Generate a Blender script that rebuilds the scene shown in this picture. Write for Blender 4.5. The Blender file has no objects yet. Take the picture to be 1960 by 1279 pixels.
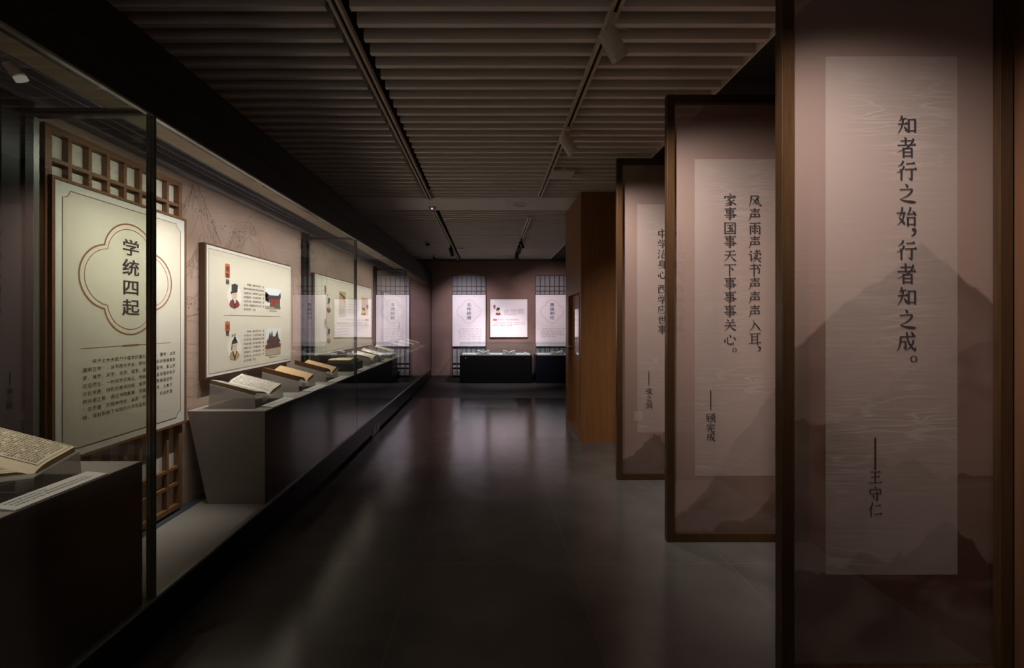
import bpy, math, random
from mathutils import Vector, Matrix
random.seed(7)
SC = bpy.context.scene
COL = SC.collection

# ------------------------------------------------------------------ camera
cam_d = bpy.data.cameras.new('camera')
cam_d.sensor_fit = 'HORIZONTAL'; cam_d.sensor_width = 36.0
cam_d.lens = 825.0 / 1960.0 * 36.0
cam_d.shift_x = 44.0 / 1960.0
cam_d.shift_y = -25.5 / 1960.0
cam_d.clip_start = 0.02
cam = bpy.data.objects.new('camera', cam_d); COL.objects.link(cam)
cam.location = (0, 0, 1.45); cam.rotation_euler = (math.pi/2, 0, 0)
SC.camera = cam
# ------------------------------------------------------------------ world, exposure
w = bpy.data.worlds.new('world'); SC.world = w; w.use_nodes = True
bg = w.node_tree.nodes['Background']
bg.inputs[0].default_value = (1.0, 0.90, 0.82, 1); bg.inputs[1].default_value = 0.19
SC.view_settings.view_transform = 'Standard'; SC.view_settings.look = 'None'
SC.view_settings.exposure = 0.0; SC.view_settings.gamma = 1.0
SC.view_settings.use_curve_mapping = False
SC.cycles.max_bounces = 10; SC.cycles.transparent_max_bounces = 24
SC.cycles.diffuse_bounces = 5; SC.cycles.glossy_bounces = 5
SC.cycles.caustics_reflective = False; SC.cycles.caustics_refractive = False
SC.cycles.sample_clamp_indirect = 3.0
SC.cycles.use_denoising = True

def area(name, loc, direction, sx, sy, power, color):
    d = bpy.data.lights.new(name, 'AREA'); d.shape = 'RECTANGLE'; d.size = sx; d.size_y = sy
    d.energy = power; d.color = color
    o = bpy.data.objects.new(name, d); COL.objects.link(o); o.location = loc
    o.rotation_euler = Vector(direction).to_track_quat('-Z', 'Y').to_euler()
    return o
def spot(name, loc, target, power, color, angle, blend=0.6, radius=0.03):
    d = bpy.data.lights.new(name, 'SPOT'); d.energy = power; d.color = color
    d.spot_size = math.radians(angle); d.spot_blend = blend; d.shadow_soft_size = radius
    o = bpy.data.objects.new(name, d); COL.objects.link(o); o.location = loc
    o.rotation_euler = (Vector(target) - Vector(loc)).to_track_quat('-Z', 'Y').to_euler()
    return o
XG, XB = -1.46, -2.02           # glass line and back wall of the long case
BAYS = [(-1.0, 1.885), (1.885, 4.76), (4.76, 7.63), (7.63, 10.84)]
# LED bars under the case roof beside the glass: (y0, y1, watts per metre, tilt to the wall, spread)
BARS = ((-0.95, 1.83, 0.32, 22, 68), (1.95, 2.80, 4.6, 30, 60), (2.90, 4.70, 5.2, 22, 68), (4.82, 7.57, 4.2, 22, 68), (7.69, 10.78, 2.6, 22, 68))
for (y0, y1, pw, tl, sd) in BARS:
    a = area('case_light', (-1.512, (y0+y1)/2, 2.349), (0, 0, -1), 0.012, y1-y0, 0.88*pw*(y1-y0), (1.0, 0.94, 0.88))
    a.rotation_euler = (0, math.radians(tl), 0); a.data.spread = math.radians(sd)
    a = area('case_wash', (-1.514, (y0+y1)/2, 2.349), (0, 0, -1), 0.012, y1-y0, 0.54*pw*(y1-y0), (1.0, 0.94, 0.88))
    a.rotation_euler = (0, math.radians(50), 0); a.data.spread = math.radians(104)

# ------------------------------------------------------------------ materials
def hexc(r, g, b):
    f = lambda c: (c/255/12.92) if c/255 <= 0.04045 else ((c/255+0.055)/1.055)**2.4
    return (f(r), f(g), f(b), 1)
MATS = {}
def mat(name, col, rough=0.6, metal=0.0, spec=0.4, bump=None, noise=None, emit=None):
    m = bpy.data.materials.new(name); m.use_nodes = True
    nt = m.node_tree; b = nt.nodes['Principled BSDF']
    b.inputs['Base Color'].default_value = col
    b.inputs['Roughness'].default_value = rough; b.inputs['Metallic'].default_value = metal
    b.inputs['Specular IOR Level'].default_value = spec
    tc = nt.nodes.new('ShaderNodeTexCoord')
    if noise:      # (scale, amount)
        n = nt.nodes.new('ShaderNodeTexNoise'); n.inputs['Scale'].default_value = noise[0]; n.inputs['Detail'].default_value = 6
        nt.links.new(tc.outputs['Object'], n.inputs['Vector'])
        r = nt.nodes.new('ShaderNodeMapRange'); r.inputs[3].default_value = 1-noise[1]; r.inputs[4].default_value = 1+noise[1]
        nt.links.new(n.outputs['Fac'], r.inputs[0])
        v = nt.nodes.new('ShaderNodeVectorMath'); v.operation = 'SCALE'; v.inputs[0].default_value = col[:3]
        nt.links.new(r.outputs[0], v.inputs['Scale']); nt.links.new(v.outputs[0], b.inputs['Base Color'])
    if bump:
        n = nt.nodes.new('ShaderNodeTexNoise'); n.inputs['Scale'].default_value = bump[0]; n.inputs['Detail'].default_value = 5
        nt.links.new(tc.outputs['Object'], n.inputs['Vector'])
        bp = nt.nodes.new('ShaderNodeBump'); bp.inputs['Strength'].default_value = bump[1]; bp.inputs['Distance'].default_value = 0.01
        nt.links.new(n.outputs['Fac'], bp.inputs['Height']); nt.links.new(bp.outputs[0], b.inputs['Normal'])
    if emit:
        b.inputs['Emission Color'].default_value = emit[0]; b.inputs['Emission Strength'].default_value = emit[1]
    MATS[name] = m
    return m
def wood(name, c1, c2, scale=(14, 14, 0.8), rough=0.45):
    m = bpy.data.materials.new(name); m.use_nodes = True
    nt = m.node_tree; b = nt.nodes['Principled BSDF']; b.inputs['Roughness'].default_value = rough
    b.inputs['Specular IOR Level'].default_value = 0.35
    tc = nt.nodes.new('ShaderNodeTexCoord'); mp = nt.nodes.new('ShaderNodeMapping'); mp.inputs['Scale'].default_value = scale
    nt.links.new(tc.outputs['Object'], mp.inputs[0])
    n = nt.nodes.new('ShaderNodeTexNoise'); n.inputs['Scale'].default_value = 4; n.inputs['Detail'].default_value = 8; n.inputs['Roughness'].default_value = 0.65
    nt.links.new(mp.outputs[0], n.inputs['Vector'])
    cr = nt.nodes.new('ShaderNodeValToRGB'); cr.color_ramp.elements[0].position = 0.3; cr.color_ramp.elements[1].position = 0.72
    cr.color_ramp.elements[0].color = c1; cr.color_ramp.elements[1].color = c2
    nt.links.new(n.outputs['Fac'], cr.inputs[0]); nt.links.new(cr.outputs[0], b.inputs['Base Color'])
    MATS[name] = m
    return m
def glass(name, tint, ior=1.62, diffuse=None, dfac=0.0, gloss_rough=0.0, faces=1.0):
    """clear sheet: fresnel mirror on the face met from outside, tinted pass-through, optional frost"""
    m = bpy.data.materials.new(name); m.use_nodes = True
    nt = m.node_tree; nt.nodes.clear()
    out = nt.nodes.new('ShaderNodeOutputMaterial')
    tr = nt.nodes.new('ShaderNodeBsdfTransparent'); tr.inputs[0].default_value = tint
    gl = nt.nodes.new('ShaderNodeBsdfGlossy'); gl.inputs['Roughness'].default_value = gloss_rough
    gl.inputs['Color'].default_value = (1, 1, 1, 1)
    fr = nt.nodes.new('ShaderNodeFresnel'); fr.inputs['IOR'].default_value = ior
    geo = nt.nodes.new('ShaderNodeNewGeometry')
    inv = nt.nodes.new('ShaderNodeMath'); inv.operation = 'SUBTRACT'; inv.inputs[0].default_value = 1.0
    nt.links.new(geo.outputs['Backfacing'], inv.inputs[1])
    mul = nt.nodes.new('ShaderNodeMath'); mul.operation = 'MULTIPLY'
    two = nt.nodes.new('ShaderNodeMath'); two.operation = 'MULTIPLY'; two.use_clamp = True; two.inputs[1].default_value = faces   # both faces of the sheet mirror
    nt.links.new(fr.outputs[0], two.inputs[0]); nt.links.new(two.outputs[0], mul.inputs[0]); nt.links.new(inv.outputs[0], mul.inputs[1])
    base = tr
    if diffuse:
        d1 = nt.nodes.new('ShaderNodeBsdfDiffuse'); d1.inputs[0].default_value = diffuse
        t1 = nt.nodes.new('ShaderNodeBsdfTranslucent'); t1.inputs[0].default_value = diffuse
        df = nt.nodes.new('ShaderNodeMixShader'); nt.links.new(d1.outputs[0], df.inputs[1]); nt.links.new(t1.outputs[0], df.inputs[2])
        mx = nt.nodes.new('ShaderNodeMixShader'); mx.inputs[0].default_value = dfac
        nt.links.new(tr.outputs[0], mx.inputs[1]); nt.links.new(df.outputs[0], mx.inputs[2]); base = mx
    mix = nt.nodes.new('ShaderNodeMixShader')
    nt.links.new(mul.outputs[0], mix.inputs[0]); nt.links.new(base.outputs[0], mix.inputs[1]); nt.links.new(gl.outputs[0], mix.inputs[2])
    nt.links.new(mix.outputs[0], out.inputs[0])
    MATS[name] = m
    return m

M_glass = glass('pane_glass', (0.95, 0.96, 0.94, 1), 1.7, faces=1.75)
M_part1 = glass('smoky_partition_glass', (0.73, 0.75, 0.70, 1), 1.5)
M_part = glass('partition_glass', (0.90, 0.93, 0.895, 1), 1.5)
M_smallglass = glass('vitrine_glass', (0.93, 0.97, 0.97, 1), 1.5)
M_edge = mat('glass_edge', hexc(58, 78, 66), 0.2, spec=0.6)
M_acryl = glass('acrylic', (0.90, 0.90, 0.89, 1), 1.45, (0.85, 0.83, 0.80, 1), 0.55)
M_black = mat('black_metal', (0.010, 0.010, 0.009, 1), 0.45, spec=0.3)
M_black2 = mat('black_lacquer', (0.008, 0.008, 0.008, 1), 0.35, spec=0.16)
M_bluereflect = mat('blue_reflection_lacquer', (0.009, 0.010, 0.017, 1), 0.35, spec=0.2)  # black lacquer with a bluish reflection put into its colour
M_navy = mat('dark_louvre', (0.28, 0.31, 0.40, 1), 0.6)
M_grey = mat('display_grey', hexc(150, 143, 136), 0.75, noise=(3, 0.05), bump=(60, 0.05))
M_deep = mat('deep_grey_block', hexc(62, 62, 64), 0.8)
M_gravel = mat('dark_carpet', hexc(70, 74, 84), 0.95, bump=(220, 0.6), noise=(160, 0.35))
M_offwhite = mat('off_white_paint', hexc(232, 222, 218), 0.6)
M_roofstrip = mat('case_roof_paint', hexc(176, 160, 142), 0.75)
M_slat = mat('slat_paint', hexc(226, 217, 208), 0.6)
M_deck = mat('deck_black', (0.006, 0.006, 0.006, 1), 0.9)
M_soffit = mat('soffit_paint', (0.016, 0.016, 0.015, 1), 0.8)
M_white = mat('white_plastic', hexc(205, 198, 190), 0.5)
M_lampwhite = mat('lamp_white', hexc(196, 184, 168), 0.45)
M_groove = mat('track_groove', (0.01, 0.01, 0.01, 1), 0.7)
M_alu = mat('dark_aluminium', (0.03, 0.033, 0.036, 1), 0.35, metal=0.6)
M_alu2 = mat('pale_aluminium', (0.32, 0.34, 0.33, 1), 0.35, metal=0.7)
M_wood = wood('frame_wood', hexc(56, 39, 24), hexc(74, 53, 33), rough=0.32)
M_veneer = wood('veneer', hexc(124, 84, 47), hexc(144, 99, 58), scale=(9, 9, 0.5))
M_walnut = wood('side_veneer', hexc(92, 62, 42), hexc(108, 74, 52), scale=(10, 10, 0.5))
M_lattice = wood('lattice_wood', hexc(118, 84, 58), hexc(140, 102, 72), scale=(30, 30, 3), rough=0.4)
M_darklattice = wood('dark_lattice_wood', hexc(70, 50, 40), hexc(84, 62, 48), scale=(30, 30, 3), rough=0.5)
M_paper = mat('backing_paper', hexc(226, 222, 212), 0.85)
M_cream = mat('cream_board', hexc(224, 217, 202), 0.7)
M_creamrim = mat('white_rim', hexc(236, 234, 228), 0.7)
M_farboard = mat('white_board', hexc(236, 226, 228), 0.7)
M_line = mat('brown_line', hexc(150, 104, 82), 0.7)
M_ink = mat('ink', hexc(62, 54, 54), 0.8)
M_inkfaint = mat('grey_ink', hexc(84, 78, 74), 0.8)
M_bannerink = mat('banner_ink', (0.022, 0.018, 0.022, 1), 0.8)
M_orange = mat('tag_orange', hexc(206, 112, 70), 0.7)
M_red = mat('robe_red', hexc(150, 62, 52), 0.8)
M_tanrobe = mat('robe_tan', hexc(188, 152, 104), 0.8)
M_skin = mat('print_skin', hexc(232, 200, 168), 0.8)
M_hat = mat('print_dark', hexc(66, 60, 62), 0.8)
M_beard = mat('print_grey', hexc(214, 204, 192), 0.8)
M_sky = mat('print_sky', hexc(226, 230, 236), 0.8)
M_green = mat('print_green', hexc(88, 100, 70), 0.8)
M_roof = mat('print_roof', hexc(66, 64, 74), 0.8)
M_brown = mat('print_brown', hexc(96, 58, 46), 0.8)
M_sand = mat('print_sand', hexc(176, 164, 148), 0.8)
M_page = mat('page_cream', hexc(226, 214, 186), 0.85, noise=(14, 0.06))
M_pagetan = mat('page_tan', hexc(196, 164, 124), 0.85, noise=(14, 0.10))
M_pagewhite = mat('page_white', hexc(222, 216, 204), 0.85)
M_pageedge = mat('page_edge', hexc(150, 120, 74), 0.9, noise=(60, 0.2))
M_pageedge2 = mat('page_edge_brown', hexc(120, 82, 46), 0.9, noise=(60, 0.2))
M_cover = mat('book_cover', hexc(84, 62, 40), 0.8)
M_coverblue = mat('book_cover_dark', hexc(60, 58, 62), 0.8)
M_label = mat('caption_white', hexc(214, 212, 208), 0.6)
M_brass = mat('brass', hexc(150, 110, 50), 0.3, metal=0.9)
M_ledg = mat('led_green', (0.2, 0.4, 0.02, 1), 0.5, emit=((0.5, 0.8, 0.05, 1), 0.6))
M_ledp = mat('led_pink', (0.6, 0.3, 0.6, 1), 0.5, emit=((0.9, 0.5, 1.0, 1), 1.6))
M_steel = mat('steel', hexc(120, 122, 116), 0.4, metal=0.6)
M_base = mat('skirting', (0.05, 0.035, 0.03, 1), 0.6)

def mat_floor():
    m = bpy.data.materials.new('floor_tile'); m.use_nodes = True
    nt = m.node_tree; N = nt.nodes; L = nt.links; b = N['Principled BSDF']
    tc = N.new('ShaderNodeTexCoord'); sp = N.new('ShaderNodeSeparateXYZ'); L.new(tc.outputs['Object'], sp.inputs[0])
    def M(op, a, bb=None, c=None):
        n = N.new('ShaderNodeMath'); n.operation = op
        for i, v in enumerate((a, bb, c)):
            if v is None: continue
            if isinstance(v, (int, float)): n.inputs[i].default_value = v
            else: L.new(v, n.inputs[i])
        return n.outputs[0]
    def joint(c, off, pitch, wd):
        t = M('DIVIDE', M('SUBTRACT', c, off), pitch)
        f = M('ABSOLUTE', M('SUBTRACT', M('FRACT', t), 0.5))       # 0.5 at the joint
        return M('GREATER_THAN', f, 0.5 - wd/pitch)
    jx = joint(sp.outputs['X'], -0.45, 0.94, 0.0025); jy = joint(sp.outputs['Y'], 3.50, 0.925, 0.0025)
    j = M('MAXIMUM', jx, jy)
    n = N.new('ShaderNodeTexNoise'); n.inputs['Scale'].default_value = 2.2; n.inputs['Detail'].default_value = 8; L.new(tc.outputs['Object'], n.inputs['Vector'])
    cr = N.new('ShaderNodeValToRGB'); cr.color_ramp.elements[0].position = 0.3; cr.color_ramp.elements[1].position = 0.75
    cr.color_ramp.elements[0].color = hexc(80, 78, 74); cr.color_ramp.elements[1].color = hexc(100, 98, 94)
    L.new(n.outputs['Fac'], cr.inputs[0])
    mx = N.new('ShaderNodeMix'); mx.data_type = 'RGBA'; mx.inputs[7].default_value = hexc(120, 108, 100)
    L.new(M('MULTIPLY', j, 0.55), mx.inputs[0]); L.new(cr.outputs[0], mx.inputs[6])
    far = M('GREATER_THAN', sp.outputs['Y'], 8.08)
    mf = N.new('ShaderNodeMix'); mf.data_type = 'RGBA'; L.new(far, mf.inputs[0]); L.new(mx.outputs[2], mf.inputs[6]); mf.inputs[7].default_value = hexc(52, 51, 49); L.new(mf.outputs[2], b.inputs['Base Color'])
    n2 = N.new('ShaderNodeTexNoise'); n2.inputs['Scale'].default_value = 9; n2.inputs['Detail'].default_value = 4; L.new(tc.outputs['Object'], n2.inputs['Vector'])
    r = M('ADD', M('MULTIPLY', n2.outputs['Fac'], 0.08), 0.10)
    cell = N.new('ShaderNodeCombineXYZ'); L.new(M('FLOOR', M('DIVIDE', M('ADD', sp.outputs['X'], 0.45), 0.94)), cell.inputs[0]); L.new(M('FLOOR', M('DIVIDE', M('SUBTRACT', sp.outputs['Y'], 3.50), 0.925)), cell.inputs[1])
    wn = N.new('ShaderNodeTexWhiteNoise'); L.new(cell.outputs[0], wn.inputs['Vector'])
    r = M('ADD', r, M('MULTIPLY', wn.outputs['Value'], 0.075))
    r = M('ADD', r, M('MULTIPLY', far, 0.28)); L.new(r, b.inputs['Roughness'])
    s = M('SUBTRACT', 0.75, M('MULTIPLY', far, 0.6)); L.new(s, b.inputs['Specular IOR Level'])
    mp3 = N.new('ShaderNodeMapping'); mp3.inputs['Scale'].default_value = (0.35, 2.2, 1); L.new(tc.outputs['Object'], mp3.inputs[0])
    n3 = N.new('ShaderNodeTexNoise'); n3.inputs['Scale'].default_value = 60; n3.inputs['Detail'].default_value = 4; L.new(mp3.outputs[0], n3.inputs['Vector'])
    bp = N.new('ShaderNodeBump'); bp.inputs['Strength'].default_value = 0.05; bp.inputs['Distance'].default_value = 0.01
    L.new(n3.outputs['Fac'], bp.inputs['Height']); L.new(bp.outputs[0], b.inputs['Normal'])
    return m
M_floor = mat_floor()

def mat_mural(name, c1, c2):
    m = bpy.data.materials.new(name); m.use_nodes = True
    nt = m.node_tree; b = nt.nodes['Principled BSDF']; b.inputs['Roughness'].default_value = 0.85; b.inputs['Specular IOR Level'].default_value = 0.15
    tc = nt.nodes.new('ShaderNodeTexCoord'); mp = nt.nodes.new('ShaderNodeMapping'); mp.inputs['Scale'].default_value = (0.7, 0.7, 1.6)
    nt.links.new(tc.outputs['Object'], mp.inputs[0])
    n = nt.nodes.new('ShaderNodeTexNoise'); n.inputs['Scale'].default_value = 1.3; n.inputs['Detail'].default_value = 7; n.inputs['Distortion'].default_value = 0.6
    nt.links.new(mp.outputs[0], n.inputs['Vector'])
    cr = nt.nodes.new('ShaderNodeValToRGB'); cr.color_ramp.elements[0].position = 0.35; cr.color_ramp.elements[1].position = 0.7
    cr.color_ramp.elements[0].color = c1; cr.color_ramp.elements[1].color = c2
    nt.links.new(n.outputs['Fac'], cr.inputs[0]); nt.links.new(cr.outputs[0], b.inputs['Base Color'])
    return m
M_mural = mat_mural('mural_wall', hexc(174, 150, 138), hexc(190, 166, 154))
M_muraldim = mat_mural('mural_wall_dimmed', hexc(122, 98, 90), hexc(136, 110, 100))  # same wallpaper as in the case, weaker light painted in as darker colour
M_muralink = mat('mural_ink', hexc(112, 91, 79), 0.9)
M_muraldark = mat('mural_dark_ink', hexc(84, 70, 58), 0.9)

def mat_fabric(name, ridges, alpha, base, tint, seed):
    """sheer cloth printed with layered ink-wash hills; ridges: (height, peak_x, slope, amp, freq, strength)"""
    m = bpy.data.materials.new(name); m.use_nodes = True
    nt = m.node_tree; N = nt.nodes; L = nt.links; N.clear()
    out = N.new('ShaderNodeOutputMaterial')
    tc = N.new('ShaderNodeTexCoord'); sp = N.new('ShaderNodeSeparateXYZ'); L.new(tc.outputs['Object'], sp.inputs[0])
    X, Z = sp.outputs['X'], sp.outputs['Z']
    def M(op, a, bb=None, clamp=False):
        n = N.new('ShaderNodeMath'); n.operation = op; n.use_clamp = clamp
        for i, v in enumerate((a, bb)):
            if v is None: continue
            if isinstance(v, (int, float)): n.inputs[i].default_value = v
            else: L.new(v, n.inputs[i])
        return n.outputs[0]
    cloud = N.new('ShaderNodeTexNoise'); cloud.inputs['Scale'].default_value = 3.2; cloud.inputs['Detail'].default_value = 6; cloud.inputs['Distortion'].default_value = 1.2
    mp = N.new('ShaderNodeMapping'); mp.inputs['Location'].default_value = (seed*3.1, 0, seed*1.7); mp.inputs['Scale'].default_value = (1.0, 1, 1.5)
    L.new(tc.outputs['Object'], mp.inputs[0]); L.new(mp.outputs[0], cloud.inputs['Vector'])
    dark = None
    for i, (h, px, sl, amp, fq, st) in enumerate(ridges):
        cx = N.new('ShaderNodeCombineXYZ'); L.new(M('MULTIPLY', X, fq), cx.inputs[0]); cx.inputs[1].default_value = seed*7.3+i*2.9
        L.new(M('MULTIPLY', Z, fq*0.35), cx.inputs[2])
        nz = N.new('ShaderNodeTexNoise'); nz.inputs['Scale'].default_value = 1.0; nz.inputs['Detail'].default_value = 7; L.new(cx.outputs[0], nz.inputs['Vector'])
        rid = M('ADD', M('SUBTRACT', h, M('MULTIPLY', M('ABSOLUTE', M('SUBTRACT', X, px)), sl)), M('MULTIPLY', M('SUBTRACT', nz.outputs['Fac'], 0.5), amp))
        d = M('SUBTRACT', rid, Z)
        e = M('MULTIPLY', d, 60.0, True)
        fade = M('SUBTRACT', 1.0, M('MULTIPLY', M('MULTIPLY', d, 1.1, True), 0.55))
        k = M('MULTIPLY', M('MULTIPLY', e, fade), M('MULTIPLY', M('ADD', cloud.outputs['Fac'], 0.35), st))
        dark = k if dark is None else M('MAXIMUM', dark, k)
    mx = N.new('ShaderNodeMix'); mx.data_type = 'RGBA'; mx.inputs[6].default_value = base; mx.inputs[7].default_value = tint
    L.new(M('MULTIPLY', dark, 1.0, True), mx.inputs[0])
    wv = N.new('ShaderNodeTexNoise'); wv.inputs['Scale'].default_value = 5; wv.inputs['Detail'].default_value = 5
    mp2 = N.new('ShaderNodeMapping'); mp2.inputs['Scale'].default_value = (0.5, 1, 9); mp2.inputs['Rotation'].default_value = (0, 0.08, 0); L.new(tc.outputs['Object'], mp2.inputs[0]); L.new(mp2.outputs[0], wv.inputs['Vector'])
    bp = N.new('ShaderNodeBump'); bp.inputs['Strength'].default_value = 0.06; bp.inputs['Distance'].default_value = 0.02; L.new(wv.outputs['Fac'], bp.inputs['Height'])
    df = N.new('ShaderNodeBsdfDiffuse'); L.new(mx.outputs[2], df.inputs[0]); L.new(bp.outputs[0], df.inputs['Normal'])
    tl = N.new('ShaderNodeBsdfTranslucent'); L.new(mx.outputs[2], tl.inputs[0])
    m1 = N.new('ShaderNodeMixShader'); m1.inputs[0].default_value = 0.18; L.new(df.outputs[0], m1.inputs[1]); L.new(tl.outputs[0], m1.inputs[2])
    gl = N.new('ShaderNodeBsdfGlossy'); gl.inputs['Roughness'].default_value = 0.4; gl.inputs['Color'].default_value = (0.9, 0.8, 0.75, 1)
    m3 = N.new('ShaderNodeMixShader'); m3.inputs[0].default_value = 0.03; L.new(m1.outputs[0], m3.inputs[1]); L.new(gl.outputs[0], m3.inputs[2])
    tr = N.new('ShaderNodeBsdfTransparent'); tr.inputs[0].default_value = (0.95, 0.88, 0.84, 1)
    m2 = N.new('ShaderNodeMixShader'); m2.inputs[0].default_value = alpha
    L.new(tr.outputs[0], m2.inputs[1]); L.new(m3.outputs[0], m2.inputs[2]); L.new(m2.outputs[0], out.inputs[0])
    return m
FB, FT = hexc(166, 145, 136), hexc(66, 49, 42)
M_fab1 = mat_fabric('sheer_cloth_peak', [(1.76, 0.58, 0.80, 0.10, 6, 0.66), (1.42, 0.92, 0.5, 0.25, 5, 0.72), (1.05, 0.1, 0.35, 0.4, 4, 0.9), (0.62, 0.7, 0.3, 0.5, 4, 1.25)], 0.57, FB, FT, 1.0)
M_fab2 = mat_fabric('sheer_cloth_slope', [(1.50, 1.05, 1.45, 0.16, 6, 0.45), (0.95, 0.95, 0.9, 0.4, 5, 0.55), (0.45, 0.9, 0.6, 0.5, 4, 0.8)], 0.55, FB, FT, 2.3)
M_fab3 = mat_fabric('sheer_cloth_haze', [(0.85, 0.9, 0.9, 0.4, 5, 0.4), (0.4, 0.4, 0.5, 0.5, 4, 0.7)], 0.58, FB, FT, 4.1)
def mat_sheet():
    m = bpy.data.materials.new('pale_gauze'); m.use_nodes = True
    nt = m.node_tree; N = nt.nodes; L = nt.links; N.clear(); out = N.new('ShaderNodeOutputMaterial')
    df = N.new('ShaderNodeBsdfDiffuse'); df.inputs[0].default_value = hexc(208, 196, 188)
    tr = N.new('ShaderNodeBsdfTransparent'); mx = N.new('ShaderNodeMixShader'); mx.inputs[0].default_value = 0.14
    tc = N.new('ShaderNodeTexCoord'); mp = N.new('ShaderNodeMapping'); mp.inputs['Scale'].default_value = (0.6, 1, 10); mp.inputs['Rotation'].default_value = (0, 0.06, 0)
    n = N.new('ShaderNodeTexNoise'); n.inputs['Scale'].default_value = 7; n.inputs['Detail'].default_value = 6
    L.new(tc.outputs['Object'], mp.inputs[0]); L.new(mp.outputs[0], n.inputs['Vector'])
    bp = N.new('ShaderNodeBump'); bp.inputs['Strength'].default_value = 0.07; bp.inputs['Distance'].default_value = 0.02
    L.new(n.outputs['Fac'], bp.inputs['Height']); L.new(bp.outputs[0], df.inputs['Normal'])
    prev = None
    for rot, sc, z0 in ((0.10, 30, 0), (-0.16, 24, 5), (0.02, 40, 9)):
        m4 = N.new('ShaderNodeMapping'); m4.inputs['Rotation'].default_value = (0, rot, 0); m4.inputs['Scale'].default_value = (1.6, 1, sc*0.5); m4.inputs['Location'].default_value = (z0, 0, z0)
        L.new(tc.outputs['Object'], m4.inputs[0]); n4 = N.new('ShaderNodeTexNoise'); n4.inputs['Scale'].default_value = 1.0; n4.inputs['Detail'].default_value = 1.5; L.new(m4.outputs[0], n4.inputs['Vector'])
        a1 = N.new('ShaderNodeMath'); a1.operation = 'SUBTRACT'; L.new(n4.outputs['Fac'], a1.inputs[0]); a1.inputs[1].default_value = 0.5
        a2 = N.new('ShaderNodeMath'); a2.operation = 'ABSOLUTE'; L.new(a1.outputs[0], a2.inputs[0])
        a3 = N.new('ShaderNodeMapRange'); a3.inputs[1].default_value = 0.0; a3.inputs[2].default_value = 0.018; a3.inputs[3].default_value = 1.0; a3.inputs[4].default_value = 0.0; L.new(a2.outputs[0], a3.inputs[0])
        if prev is None: prev = a3.outputs[0]
        else:
            a5 = N.new('ShaderNodeMath'); a5.operation = 'MAXIMUM'; L.new(prev, a5.inputs[0]); L.new(a3.outputs[0], a5.inputs[1]); prev = a5.outputs[0]
    pn = N.new('ShaderNodeTexNoise'); pn.inputs['Scale'].default_value = 2.5; L.new(tc.outputs['Object'], pn.inputs['Vector'])
    pr = N.new('ShaderNodeMapRange'); pr.inputs[1].default_value = 0.45; pr.inputs[2].default_value = 0.7; pr.inputs[3].default_value = 0.0; pr.inputs[4].default_value = 0.16; L.new(pn.outputs['Fac'], pr.inputs[0])
    a6 = N.new('ShaderNodeMath'); a6.operation = 'MULTIPLY'; L.new(prev, a6.inputs[0]); L.new(pr.outputs[0], a6.inputs[1])
    a7 = N.new('ShaderNodeMath'); a7.operation = 'ADD'; L.new(a6.outputs[0], a7.inputs[0]); a7.inputs[1].default_value = mx.inputs[0].default_value; L.new(a7.outputs[0], mx.inputs[0])
    L.new(tr.outputs[0], mx.inputs[1]); L.new(df.outputs[0], mx.inputs[2]); L.new(mx.outputs[0], out.inputs[0])
    return m
M_sheet = mat_sheet()

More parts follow.
